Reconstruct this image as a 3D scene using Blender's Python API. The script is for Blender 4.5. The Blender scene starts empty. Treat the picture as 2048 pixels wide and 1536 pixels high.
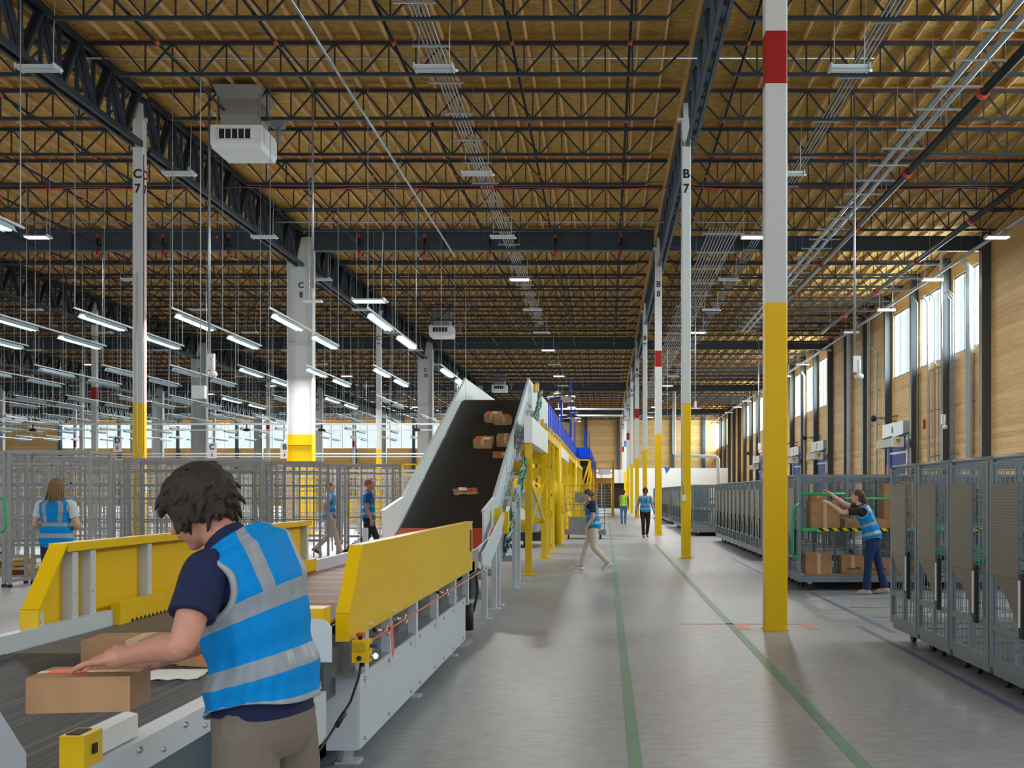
import bpy, bmesh, math, random
from mathutils import Vector, Matrix, noise
R = random.Random(7)
scene = bpy.context.scene
COL = scene.collection
# ---------------------------------------------------------------- camera
F = 2200.0; VX = 1212.0; VY = 985.5; CH = 1.6      # focal length and vanishing point (2048x1536 frame), eye height
cam_d = bpy.data.cameras.new('camera'); cam = bpy.data.objects.new('camera', cam_d); COL.objects.link(cam)
cam.location = (0, 0, CH); cam.rotation_euler = (math.radians(90), 0, 0)
cam_d.sensor_width = 36.0; cam_d.lens = 36.0 * F / 2048
cam_d.shift_x = -(VX - 1024) / 2048; cam_d.shift_y = (VY - 768) / 2048
cam_d.clip_end = 400; cam_d.clip_start = .05
scene.camera = cam
# ---------------------------------------------------------------- light
vs = scene.view_settings
vs.view_transform = 'Standard'; vs.look = 'None'; vs.gamma = 1.0; vs.exposure = 0.0; vs.use_curve_mapping = False
scene.cycles.use_denoising = True
scene.cycles.max_bounces = 7; scene.cycles.diffuse_bounces = 4; scene.cycles.transparent_max_bounces = 12
scene.cycles.sample_clamp_indirect = 6
world = bpy.data.worlds.new('daylight'); scene.world = world; world.use_nodes = True
bg = world.node_tree.nodes['Background']
bg.inputs[0].default_value = (0.90, 0.96, 1.0, 1); bg.inputs[1].default_value = 1.15

def area(name, loc, rot, sx, sy, power, color=(1, 1, 1)):
    l = bpy.data.lights.new(name, 'AREA'); l.shape = 'RECTANGLE'; l.size = sx; l.size_y = sy
    l.energy = power; l.color = color
    o = bpy.data.objects.new(name, l); COL.objects.link(o); o.location = loc; o.rotation_euler = rot
    return o
# daylight just outside the clerestory windows of the right wall
for yc in (19.8, 48.4, 77.0, 105.6, 134.0):
    area('window_daylight', (15.3, yc, 9.0), (0, math.radians(90), 0), 3.6, 14.2, 4200, (.88, .97, 1))
for xc in (-61, -43.5, -26):
    area('end_window_daylight', (xc, 143.2, 9.0), (math.radians(-90), 0, 0), 17.0, 3.4, 7000, (.9, .97, 1))
area('added_left_fill', (-93.2, 72, 9.0), (0, math.radians(-90), 0), 3.4, 130, 5000, (.95, .98, 1))  # fill light added beyond the unseen left wall to brighten the right wall

# ---------------------------------------------------------------- tiny toolbox
def P(x, y, D):
    return Vector(((x - VX) * D / F, D, CH - (y - VY) * D / F))
def lin(c):
    return tuple((v / 255 / 12.92 if v / 255 <= .04045 else ((v / 255 + .055) / 1.055) ** 2.4) for v in c)
MATS = {}
def mat(name, c=(200, 200, 200), rough=.5, metal=0.0, emit=0.0, spec=.5, noise_amt=0.0, noise_scale=8.0, bump=0.0):
    if name in MATS: return MATS[name]
    m = bpy.data.materials.new(name); m.use_nodes = True; nt = m.node_tree
    b = nt.nodes['Principled BSDF']; L = lin(c)
    b.inputs['Base Color'].default_value = (*L, 1); b.inputs['Roughness'].default_value = rough
    b.inputs['Metallic'].default_value = metal; b.inputs['Specular IOR Level'].default_value = spec
    if emit:
        b.inputs['Emission Color'].default_value = (*L, 1); b.inputs['Emission Strength'].default_value = emit
    if noise_amt or bump:
        tc = nt.nodes.new('ShaderNodeTexCoord'); n = nt.nodes.new('ShaderNodeTexNoise')
        n.inputs['Scale'].default_value = noise_scale; n.inputs['Detail'].default_value = 5
        nt.links.new(tc.outputs['Object'], n.inputs['Vector'])
        if noise_amt:
            r = nt.nodes.new('ShaderNodeValToRGB')
            r.color_ramp.elements[0].position = .3; r.color_ramp.elements[1].position = .7
            r.color_ramp.elements[0].color = (*[v * (1 - noise_amt) for v in L], 1)
            r.color_ramp.elements[1].color = (*[min(1, v * (1 + noise_amt)) for v in L], 1)
            nt.links.new(n.outputs['Fac'], r.inputs[0]); nt.links.new(r.outputs[0], b.inputs['Base Color'])
        if bump:
            bp = nt.nodes.new('ShaderNodeBump'); bp.inputs['Strength'].default_value = bump; bp.inputs['Distance'].default_value = .02
            nt.links.new(n.outputs['Fac'], bp.inputs['Height']); nt.links.new(bp.outputs[0], b.inputs['Normal'])
    MATS[name] = m
    return m
def N(nt, t, **kw):
    n = nt.nodes.new(t)
    for k, v in kw.items():
        if k in n.inputs: n.inputs[k].default_value = v
        else: setattr(n, k, v)
    return n
def ramp(nt, src, stops, interp='LINEAR'):
    r = nt.nodes.new('ShaderNodeValToRGB'); r.color_ramp.interpolation = interp
    e = r.color_ramp.elements
    while len(e) < len(stops): e.new(.5)
    for k, (p, c) in enumerate(stops):
        e[k].position = p; e[k].color = (*lin(c), 1)
    nt.links.new(src, r.inputs[0]); return r.outputs[0]
def newmat(name, rough=.5):
    m = bpy.data.materials.new(name); m.use_nodes = True; MATS[name] = m
    b = m.node_tree.nodes['Principled BSDF']; b.inputs['Roughness'].default_value = rough
    return m, m.node_tree, b
def mathn(nt, op, a, bb=None):
    n = nt.nodes.new('ShaderNodeMath'); n.operation = op
    for i, v in enumerate((a, bb)):
        if v is None: continue
        if isinstance(v, (int, float)): n.inputs[i].default_value = v
        else: nt.links.new(v, n.inputs[i])
    return n.outputs[0]
def objxyz(nt, gen='Object'):
    tc = nt.nodes.new('ShaderNodeTexCoord'); s = nt.nodes.new('ShaderNodeSeparateXYZ')
    nt.links.new(tc.outputs[gen], s.inputs[0]); return tc, s.outputs

# concrete floor
def m_floor():
    m, nt, b = newmat('polished_concrete', .33)
    tc, (x, y, z) = objxyz(nt)
    n1 = N(nt, 'ShaderNodeTexNoise', Scale=.35, Detail=8.0); n2 = N(nt, 'ShaderNodeTexNoise', Scale=6.0, Detail=8.0)
    nt.links.new(tc.outputs['Object'], n1.inputs['Vector'])
    mp = N(nt, 'ShaderNodeMapping'); mp.inputs['Scale'].default_value = (1, 2.2, 1); nt.links.new(tc.outputs['Object'], mp.inputs[0])
    nt.links.new(mp.outputs[0], n2.inputs['Vector'])
    s = mathn(nt, 'ADD', mathn(nt, 'MULTIPLY', n1.outputs['Fac'], .55), mathn(nt, 'MULTIPLY', n2.outputs['Fac'], .45))
    c = ramp(nt, s, [(.36, (132, 135, 142)), (.5, (152, 155, 162)), (.66, (170, 172, 179))])
    # saw-cut joints every 4.77 m
    jx = mathn(nt, 'LESS_THAN', mathn(nt, 'ABSOLUTE', mathn(nt, 'SUBTRACT', mathn(nt, 'PINGPONG', mathn(nt, 'ADD', x, 100.03), 2.385), 0.0)), .006)
    jy = mathn(nt, 'LESS_THAN', mathn(nt, 'PINGPONG', mathn(nt, 'ADD', y, 96.5), 6.7), .008)
    j = mathn(nt, 'MAXIMUM', jx, jy)
    mx = N(nt, 'ShaderNodeMix'); mx.data_type = 'RGBA'
    nt.links.new(mathn(nt, 'MULTIPLY', j, .45), mx.inputs[0]); nt.links.new(c, mx.inputs[6]); mx.inputs[7].default_value = (.2, .19, .18, 1)
    nt.links.new(mx.outputs[2], b.inputs['Base Color'])
    rr = N(nt, 'ShaderNodeMapRange'); rr.inputs[3].default_value = .27; rr.inputs[4].default_value = .5
    nt.links.new(n1.outputs['Fac'], rr.inputs[0]); nt.links.new(rr.outputs[0], b.inputs['Roughness'])
    return m
def m_osb():
    m, nt, b = newmat('oriented_strand_board', .8)
    tc, (x, y, z) = objxyz(nt)
    mp = N(nt, 'ShaderNodeMapping'); mp.inputs['Scale'].default_value = (5, 16, 5); nt.links.new(tc.outputs['Object'], mp.inputs[0])
    v = N(nt, 'ShaderNodeTexVoronoi', Scale=1.6); nt.links.new(mp.outputs[0], v.inputs['Vector'])
    n = N(nt, 'ShaderNodeTexNoise', Scale=2.5, Detail=6.0, Distortion=1.5); nt.links.new(mp.outputs[0], n.inputs['Vector'])
    s = mathn(nt, 'ADD', mathn(nt, 'MULTIPLY', v.outputs['Color'], .5), mathn(nt, 'MULTIPLY', n.outputs['Fac'], .5))
    c = ramp(nt, s, [(.25, (152, 118, 50)), (.5, (186, 148, 68)), (.8, (212, 176, 92))])
    nt.links.new(c, b.inputs['Base Color']); return m
def m_clt(name, axis='Y'):
    # laminated timber: horizontal boards with knots
    m, nt, b = newmat(name, .62)
    tc, (x, y, z) = objxyz(nt)
    board = mathn(nt, 'FLOOR', mathn(nt, 'MULTIPLY', z, 5.0))
    wn = N(nt, 'ShaderNodeTexWhiteNoise'); wn.noise_dimensions = '1D'; nt.links.new(board, wn.inputs['W'])
    cmb = N(nt, 'ShaderNodeCombineXYZ'); h = {'Y': y, 'X': x}[axis]
    nt.links.new(mathn(nt, 'ADD', mathn(nt, 'MULTIPLY', h, .55), mathn(nt, 'MULTIPLY', wn.outputs['Value'], 37.0)), cmb.inputs[0])
    nt.links.new(mathn(nt, 'MULTIPLY', z, 9.0), cmb.inputs[1])
    n = N(nt, 'ShaderNodeTexNoise', Scale=1.6, Detail=5.0, Distortion=.6); nt.links.new(cmb.outputs[0], n.inputs['Vector'])
    s = mathn(nt, 'ADD', mathn(nt, 'MULTIPLY', n.outputs['Fac'], .65), mathn(nt, 'MULTIPLY', wn.outputs['Value'], .3))
    c = ramp(nt, s, [(.2, (190, 150, 92)), (.5, (218, 180, 120)), (.8, (232, 200, 144))])
    kc = N(nt, 'ShaderNodeCombineXYZ'); nt.links.new(mathn(nt, 'MULTIPLY', h, 2.6), kc.inputs[0]); nt.links.new(mathn(nt, 'MULTIPLY', z, 5.0), kc.inputs[1])
    kv = N(nt, 'ShaderNodeTexVoronoi', Scale=.62); nt.links.new(kc.outputs[0], kv.inputs['Vector'])
    k = mathn(nt, 'LESS_THAN', kv.outputs['Distance'], .085)
    seam = mathn(nt, 'LESS_THAN', mathn(nt, 'FRACT', mathn(nt, 'MULTIPLY', z, 5.0)), .035)
    mk = mathn(nt, 'MAXIMUM', mathn(nt, 'MULTIPLY', k, .75), mathn(nt, 'MULTIPLY', seam, .35))
    mx = N(nt, 'ShaderNodeMix'); mx.data_type = 'RGBA'; nt.links.new(mk, mx.inputs[0]); nt.links.new(c, mx.inputs[6]); mx.inputs[7].default_value = (*lin((84, 52, 24)), 1)
    nt.links.new(mx.outputs[2], b.inputs['Base Color']); return m
def m_column(name, bands):
    m, nt, b = newmat(name, .45); b.inputs['Specular IOR Level'].default_value = .25
    tc, (x, y, z) = objxyz(nt)
    st = [(0, (236, 192, 0))]; last = (206, 208, 208)
    st.append((3.79 / 12, last))
    for z0, z1, c in bands: st += [(z0 / 12, c), (z1 / 12, last)]
    c = ramp(nt, mathn(nt, 'DIVIDE', z, 12.0), st, 'CONSTANT'); nt.links.new(c, b.inputs['Base Color']); return m
def m_belt(name, base, line, scale, thr=.5, axis=0, rough=.55):
    m, nt, b = newmat(name, rough)
    tc, s = objxyz(nt)
    n = N(nt, 'ShaderNodeTexNoise'); n.noise_dimensions = '1D'; n.inputs['Scale'].default_value = scale; n.inputs['Detail'].default_value = 3
    nt.links.new(s[axis], n.inputs['W'])
    c = ramp(nt, n.outputs['Fac'], [(thr - .1, base), (thr + .1, line)]); nt.links.new(c, b.inputs['Base Color']); return m
def m_stripes():
    # grey belt with pairs of orange cross stripes
    m, nt, b = newmat('grey_belt_with_orange_stripes', .5)
    tc, s = objxyz(nt)
    f = mathn(nt, 'FRACT', mathn(nt, 'MULTIPLY', s[1], 1 / .62))
    g = mathn(nt, 'MODULO', mathn(nt, 'MULTIPLY', s[1], 45.0), 1.0)
    base = ramp(nt, g, [(.2, (92, 84, 76)), (.6, (116, 106, 96))])
    o = ramp(nt, f, [(0, (0, 0, 0)), (.04, (255, 255, 255)), (.13, (0, 0, 0)), (.2, (255, 255, 255)), (.30, (0, 0, 0))], 'CONSTANT')
    mx = N(nt, 'ShaderNodeMix'); mx.data_type = 'RGBA'; nt.links.new(o, mx.inputs[0]); nt.links.new(base, mx.inputs[6]); mx.inputs[7].default_value = (*lin((226, 84, 30)), 1)
    nt.links.new(mx.outputs[2], b.inputs['Base Color']); return m
def m_hazard():
    m, nt, b = newmat('hazard_tape', .5)
    tc, s = objxyz(nt)
    f = mathn(nt, 'FRACT', mathn(nt, 'MULTIPLY', mathn(nt, 'ADD', s[0], mathn(nt, 'ADD', s[1], s[2])), 1 / .16))
    nt.links.new(ramp(nt, f, [(0, (22, 22, 22)), (.5, (220, 205, 20))], 'CONSTANT'), b.inputs['Base Color']); return m
def m_card():
    m, nt, b = newmat('cardboard', .75)
    tc, s = objxyz(nt)
    n = N(nt, 'ShaderNodeTexNoise', Scale=5.0, Detail=6.0); nt.links.new(tc.outputs['Object'], n.inputs['Vector'])
    nt.links.new(ramp(nt, n.outputs['Fac'], [(.3, (158, 118, 82)), (.7, (182, 141, 101))]), b.inputs['Base Color']); return m
def m_mesh_plate():
    m, nt, b = newmat('louvred_grey_plate', .42)
    tc, s = objxyz(nt)
    f = mathn(nt, 'FRACT', mathn(nt, 'MULTIPLY', s[2], 42.0))
    nt.links.new(ramp(nt, f, [(0, (74, 72, 69)), (.45, (118, 114, 108)), (.75, (110, 106, 100))]), b.inputs['Base Color'])
    b.inputs['Metallic'].default_value = .3; return m
FLOOR = m_floor(); OSB = m_osb(); CLT = m_clt('laminated_timber_wall'); CLTX = m_clt('laminated_timber_end_wall', 'X')
RED = (158, 16, 8)
COLP = m_column('column_paint', []); COLR = m_column('column_paint_with_red_band', [(6.3, 6.92, RED)])
COLB = m_column('column_paint_with_blue_band', [(6.3, 6.92, (40, 110, 180))])
STEEL = mat('dark_slate_steel', (46, 54, 64), .5, .25, noise_amt=.15, noise_scale=3)
GIRD = mat('slate_blue_girder', (66, 80, 95), .5, .15, noise_amt=.1, noise_scale=2)
WOODP = mat('pine_purlin', (222, 180, 124), .7, noise_amt=.12, noise_scale=2)
NAIL = mat('reddish_wood_nailer', (158, 92, 48), .7, noise_amt=.1, noise_scale=3)
WALLC = mat('grey_blue_wall_steel', (74, 78, 82), .45, .1)
YEL = mat('safety_yellow_paint', (230, 188, 0), .36, spec=.35)
WHITE = mat('light_grey_paint', (196, 205, 214), .38)
WHITE2 = mat('white_enamel', (232, 234, 236), .35)
GALV = mat('galvanized_steel', (176, 182, 188), .34, .75, noise_amt=.12, noise_scale=14)
CART = mat('grey_cart_steel', (114, 125, 134), .42, .25)
CARTL = mat('pale_grey_rack_steel', (148, 148, 148), .45, .3)
PLATE = m_mesh_plate()
BLACK = mat('black_rubber', (22, 22, 23), .6)
BELT = mat('black_belt', (27, 26, 27), .62, noise_amt=.15, noise_scale=1.2)
BELTG = m_belt('slate_belt_with_fine_lines', (28, 36, 50), (80, 74, 70), 28, .56)
BELTO = m_stripes(); ORANGE = mat('red_orange_belt', (206, 72, 34), .5)
BLUEP = mat('blue_panel', (0, 66, 205), .5, spec=.25); GREEN = mat('green_cart_tube', (28, 170, 96), .42)
DARKP = mat('dark_grey_side_panel', (84, 88, 92), .45)
LIT = mat('lit_led_lens', (255, 252, 242), .4, emit=9.0)
LENS = mat('unlit_lens', (200, 204, 206), .4)
HOUS = mat('fixture_housing', (200, 210, 216), .4)
CORD = mat('white_cord', (188, 188, 186), .6)
TEXT = mat('black_lettering', (20, 20, 22), .5)
CARDB = m_card(); TAPE = mat('pale_packing_tape', (206, 172, 132), .4); OLAB = mat('orange_label', (238, 84, 30), .5)
PAPER = mat('white_label', (228, 226, 222), .6); HAZ = m_hazard()
REDC = mat('red_orange_coupling', (196, 60, 30), .45)
PIPE = mat('black_sprinkler_pipe', (44, 47, 50), .32, .5)
PALW = mat('pallet_wood', (186, 150, 104), .8, noise_amt=.15)
GLINE = mat('green_floor_paint', (104, 140, 118), .5, noise_amt=.12, noise_scale=5)
BLINE = mat('blue_floor_tape', (104, 112, 150), .5, noise_amt=.1, noise_scale=5)
CHROME = mat('chrome', (200, 200, 205), .15, 1.0)
def m_glass():
    m = bpy.data.materials.new('window_glass'); m.use_nodes = True; nt = m.node_tree; nt.nodes.clear()
    o = nt.nodes.new('ShaderNodeOutputMaterial'); t = nt.nodes.new('ShaderNodeBsdfTransparent'); g = nt.nodes.new('ShaderNodeBsdfGlossy')
    t.inputs[0].default_value = (.93, .98, .97, 1); g.inputs[1].default_value = .03; mx = nt.nodes.new('ShaderNodeMixShader'); mx.inputs[0].default_value = .06
    nt.links.new(t.outputs[0], mx.inputs[1]); nt.links.new(g.outputs[0], mx.inputs[2]); nt.links.new(mx.outputs[0], o.inputs[0]); return m
GLASS = m_glass()

class MB:
    def __init__(s): s.v = []; s.f = []; s.m = []; s.sm = []
    def add(s, vs, fs, mi=0, smooth=False):
        n = len(s.v); s.v += [Vector(v) for v in vs]
        for f in fs: s.f.append(tuple(i + n for i in f)); s.m.append(mi); s.sm.append(smooth)
        return s
    def box(s, a, b, mi=0):
        x0, y0, z0 = a; x1, y1, z1 = b
        return s.add([(x0,y0,z0),(x1,y0,z0),(x1,y1,z0),(x0,y1,z0),(x0,y0,z1),(x1,y0,z1),(x1,y1,z1),(x0,y1,z1)],
                     [(0,3,2,1),(4,5,6,7),(0,1,5,4),(1,2,6,5),(2,3,7,6),(3,0,4,7)], mi)
    def beam(s, p, q, w, h=None, mi=0, up=(0, 0, 1)):
        h = h or w; p = Vector(p); q = Vector(q); d = (q - p)
        if d.length < 1e-6: return s
        d.normalize(); u = Vector(up)
        if abs(d.dot(u)) > .98: u = Vector((0, 1, 0)) if abs(d.y) < .9 else Vector((1, 0, 0))
        a = d.cross(u).normalized() * (w / 2); b = a.cross(d).normalized() * (h / 2)
        return s.add([p-a-b, p+a-b, p+a+b, p-a+b, q-a-b, q+a-b, q+a+b, q-a+b],
                     [(0,3,2,1),(4,5,6,7),(0,1,5,4),(1,2,6,5),(2,3,7,6),(3,0,4,7)], mi)
    def rings(s, rings, mi=0, cap=True, smooth=True):
        n = len(rings[0]); base = len(s.v)
        for r in rings: s.v += [Vector(v) for v in r]
        for k in range(len(rings) - 1):
            for i in range(n):
                j = (i + 1) % n
                s.f.append((base+k*n+i, base+k*n+j, base+(k+1)*n+j, base+(k+1)*n+i)); s.m.append(mi); s.sm.append(smooth)
        if cap:
            s.f.append(tuple(base + i for i in reversed(range(n)))); s.m.append(mi); s.sm.append(False)
            e = base + (len(rings) - 1) * n
            s.f.append(tuple(e + i for i in range(n))); s.m.append(mi); s.sm.append(False)
        return s
    def tube(s, pts, r, n=8, mi=0, cap=True, flat=None):
        pts = [Vector(p) for p in pts]; rs = r if isinstance(r, (list, tuple)) else [r] * len(pts)
        out = []; prev = None
        for i, p in enumerate(pts):
            t = (pts[min(i+1, len(pts)-1)] - pts[max(i-1, 0)]).normalized()
            if prev is None:
                a = t.cross(Vector((0, 0, 1)) if abs(t.z) < .9 else Vector((0, 1, 0))).normalized()
            else:
                a = (prev - t * prev.dot(t)).normalized()
            prev = a; b = t.cross(a)
            out.append([p + (a * math.cos(2*math.pi*k/n) + b * math.sin(2*math.pi*k/n)) * rs[i] for k in range(n)])
        return s.rings(out, mi, cap)
    def prism(s, poly, off, mi=0):
        """poly: 3-D points of a flat outline; off: extrusion vector"""
        n = len(poly); off = Vector(off); vs = [Vector(p) for p in poly] + [Vector(p) + off for p in poly]
        return s.add(vs, [tuple(reversed(range(n))), tuple(range(n, 2*n))] + [(i, (i+1) % n, (i+1) % n + n, i + n) for i in range(n)], mi)
    def grid(s, o, u, v, nu, nv, r, mi=0):
        """wire panel: nu bars along v spread over u, nv bars along u spread over v"""
        o = Vector(o); u = Vector(u); v = Vector(v)
        for i in range(nu): a = o + u * (i / max(nu - 1, 1)); s.beam(a, a + v, r, r, mi)
        for j in range(nv): a = o + v * (j / max(nv - 1, 1)); s.beam(a, a + u, r, r, mi)
        return s
    def ball(s, c, r, n=12, mi=0, m=8):
        c = Vector(c); r = Vector(r) if hasattr(r, '__len__') else Vector((r, r, r)); rg = []
        for k in range(m + 1):
            th = math.pi * (k + .02) / (m + .04) ; rr = math.sin(th)
            rg.append([c + Vector((r.x * rr * math.cos(2*math.pi*i/n), r.y * rr * math.sin(2*math.pi*i/n), -r.z * math.cos(th))) for i in range(n)])
        return s.rings(rg, mi)
    def mesh(s, name, mats, off=(0, 0, 0)):
        o = Vector(off); me = bpy.data.meshes.new(name); me.from_pydata([tuple(v - o) for v in s.v], [], s.f)
        for m in (mats if isinstance(mats, (list, tuple)) else [mats]): me.materials.append(m)
        me.polygons.foreach_set('material_index', s.m); me.polygons.foreach_set('use_smooth', s.sm); me.update()
        return me
    def base(s):
        xs = [v.x for v in s.v]; ys = [v.y for v in s.v]; zs = [v.z for v in s.v]
        return Vector(((min(xs)+max(xs))/2, (min(ys)+max(ys))/2, min(zs)))

def tag(o, label=None, cat=None, group=None, kind=None):
    if label: o['label'] = label
    if cat: o['category'] = cat
    if group: o['group'] = group
    if kind: o['kind'] = kind
    return o
def thing(name, label, cat, loc=(0, 0, 0), group=None, rz=0):
    o = bpy.data.objects.new(name, None); COL.objects.link(o); o.empty_display_size = .1
    o.location = loc; o.rotation_euler = (0, 0, rz)
    return tag(o, label, cat, group)
WORLD = {}
def part(name, mb, m, parent, label=None, local=False, off=None):
    """a child mesh; vertices are in world coordinates unless local"""
    r = parent
    while r.parent: r = r.parent
    o = bpy.data.objects.new(name, mb.mesh(name, m, (0, 0, 0) if local else r.location)); COL.objects.link(o)
    o.parent = parent
    if label: o['label'] = label
    return o
def single(name, mb, m, label, cat, group=None, local=None, kind=None):
    b = mb.base() if local is None else Vector(local)
    o = bpy.data.objects.new(name, mb.mesh(name, m, b if local is None else (0, 0, 0))); COL.objects.link(o); o.location = b
    return tag(o, label, cat, group, kind)
def struct(name, mb, m, parent=None):
    o = bpy.data.objects.new(name, mb.mesh(name, m)); COL.objects.link(o); o.parent = parent
    o['kind'] = 'structure'; return o
def kids(o): return KID.get(o, [])
KID = {}
def dup(src, loc, label=None, group=None, rz=None):
    r = src.copy(); COL.objects.link(r); r.location = loc
    if rz is not None: r.rotation_euler = (0, 0, rz)
    if label: r['label'] = label
    if group: r['group'] = group
    for ch in list(src.children):
        c = ch.copy(); COL.objects.link(c); c.parent = r
        for g in list(ch.children):
            d = g.copy(); COL.objects.link(d); d.parent = c
    return r
_U = ['first', 'second', 'third', 'fourth', 'fifth', 'sixth', 'seventh', 'eighth', 'ninth']
ORD = _U + ['tenth', 'eleventh', 'twelfth', 'thirteenth', 'fourteenth', 'fifteenth', 'sixteenth', 'seventeenth', 'eighteenth', 'nineteenth']
for _a, _b in (('twentieth', 'twenty-'), ('thirtieth', 'thirty-'), ('fortieth', 'forty-'), ('fiftieth', 'fifty-')): ORD += [_a] + [_b + w for w in _U]
_txt = {}
def text_mesh(t):
    if t in _txt: return _txt[t]
    cu = bpy.data.curves.new('t', 'FONT'); cu.body = t; cu.align_x = 'CENTER'; cu.align_y = 'CENTER'; cu.extrude = .004; cu.offset = .03
    o = bpy.data.objects.new('t', cu); COL.objects.link(o); dg = bpy.context.evaluated_depsgraph_get(); me = o.evaluated_get(dg).to_mesh()
    _txt[t] = ([v.co.copy() for v in me.vertices], [tuple(p.vertices) for p in me.polygons])
    o.evaluated_get(dg).to_mesh_clear(); bpy.data.objects.remove(o); bpy.data.curves.remove(cu); return _txt[t]
def text(mb, t, c, h, right=(1, 0, 0), up=(0, 0, 1), mi=0, sx=1.0):
    vs, fs = text_mesh(t); r = Vector(right); u = Vector(up); n = r.cross(u)
    # r x u points away from the reader for (1,0,0)x(0,0,1) = (0,-1,0): towards the camera side
    return mb.add([Vector(c) + r * v.x * h * sx + u * v.y * h + n * v.z for v in vs], fs, mi)
# ================================================================ the building
S = 14.3; D6 = 12.7
XR = {'A': 14.4, 'B': 1.97, 'C': -11.5, 'D': -25.9, 'E': -40.2, 'F': -54.5, 'G': -68.8, 'H': -83.1}
def DK(k): return D6 + S * (k - 6)
END = 142.0; RT = 11.5
struct('floor', MB().box((-92, 1.5, -.3), (14.8, END + .3, 0)), FLOOR)
ceil = struct('ceiling', MB().box((-92, 1.5, 11.64), (14.8, END + .3, 11.76)), OSB)
# wood purlins along the depth of the hall, one line every 0.61 m
lines = []
x = 14.1
while x > -80:
    d0 = max(2, -x / .551 - 2 if x < 0 else 0, x / .38 - 6)
    if d0 < END - 4: lines.append((x, d0))
    x -= .6095
lines.sort(key=lambda t: abs(t[0] + 2))
for i, (x, d0) in enumerate(lines[:100]):
    struct('wood_purlin', MB().box((x - .022, d0, 11.51), (x + .022, END, 11.64)), WOODP, ceil)
rest = MB()
for x, d0 in lines[100:]: rest.box((x - .022, d0, 11.51), (x + .022, END, 11.64))
o = struct('wood_purlin', rest, WOODP, ceil); o['kind'] = 'stuff'
# right wall with the clerestory windows
WX = 14.4
wm = MB(); wm.box((WX, -2, 0), (WX + .25, END, 7.3)); wm.box((WX, -2, 10.5), (WX + .25, END, 11.64))
wins = []; pitch = S / 3
for b in range(5):
    y0 = DK(6 + 2 * b)
    for k in range(3):
        a = y0 + k * pitch + .5; c = y0 + (k + 1) * pitch - .45; wins.append((a, min(c, END)))
prev = -2.0
for a, c in wins:
    if a > prev: wm.box((WX, prev, 7.3), (WX + .25, a, 10.5))
    prev = c
struct('wall_right', wm, CLT)
FR = mat('pale_window_frame', (120, 132, 136), .4)
for i, (a, c) in enumerate(wins):
    g = struct('window_%d' % (i + 1), MB().box((WX + .12, a, 7.3), (WX + .14, c, 10.5)), GLASS)
    fm = MB()
    for q in range(4):
        yy = a + (c - a) * q / 3; fm.box((WX + .05, yy - .05, 7.3), (WX + .18, yy + .05, 10.5))
    fm.box((WX + .05, a, 7.3), (WX + .18, c, 7.38)); fm.box((WX + .05, a, 10.42), (WX + .18, c, 10.5))
    struct('window_frame', fm, FR, g)
# end wall: timber, window band over its left two thirds
em = MB(); em.box((-92, END, 0), (WX, END + .25, 7.35)); em.box((-92, END, 10.5), (WX, END + .25, 11.64)); em.box((-17, END, 7.35), (WX, END + .25, 10.5)); em.box((-92, END, 7.35), (-70.2, END + .25, 10.5))
n = 7; x0 = -70.2
for i in range(n):
    a = x0 + i * 7.6; c = a + 7.6
    em.box((c - .35, END, 7.35), (c, END + .25, 10.5))
    g = struct('window_%d' % (i + 20), MB().box((a, END + .12, 7.35), (c - .35, END + .14, 10.5)), GLASS)
    fm = MB()
    for q in range(6):
        xx = a + (7.25) * q / 5; fm.box((xx - .05, END + .06, 7.35), (xx + .05, END + .18, 10.5))
    struct('window_frame', fm, FR, g)
struct('wall_back', em, CLTX)
lm = MB().box((-92.3, 1.5, 0), (-92, END, 7.35)).box((-92.3, 1.5, 10.5), (-92, END, 11.64)).box((-92.3, 1.5, 7.35), (-92, 8, 10.5)).box((-92.3, 136, 7.35), (-92, END, 10.5))
struct('wall_left', lm, CLT)
struct('window_30', MB().box((-92.16, 8, 7.35), (-92.14, 136, 10.5)), GLASS)  # unseen window strip added in the left wall for the fill light
# steel columns standing against the walls
n = 0
for i in range(-3, 21):
    yy = DK(8) + i * pitch
    if yy < 24 or yy > END - 1: continue
    m = MB().box((WX - .34, yy - .17, 0), (WX - .31, yy + .17, 11.4)).box((WX - .04, yy - .17, 0), (WX - .001, yy + .17, 11.4)).box((WX - .31, yy - .02, 0), (WX - .04, yy + .02, 11.4))
    m.box((WX - .31, yy - .15, 0), (WX - .04, yy - .13, 11.4))
    single('wall_column', m, WALLC, 'slate grey steel column against the right timber wall, %s along it from the near end' % ORD[n], 'column', 'steel columns along the right wall'); n += 1
n = 0
for i in range(-1, 13):
    xx = -70.2 + i * 7.6 - .17 if i < 8 else (-9.0, -2.6, 1.6, 8.6, 12.6)[i - 8]
    m = MB().box((xx - .2, END - .35, 0), (xx + .2, END - .32, 11.4)).box((xx - .2, END - .04, 0), (xx + .2, END - .001, 11.4)).box((xx - .03, END - .32, 0), (xx + .03, END - .04, 11.4))
    single('wall_column', m, GIRD, 'blue grey steel column against the far end wall, %s from the left' % ORD[n], 'column', 'steel columns along the far end wall'); n += 1

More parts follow.
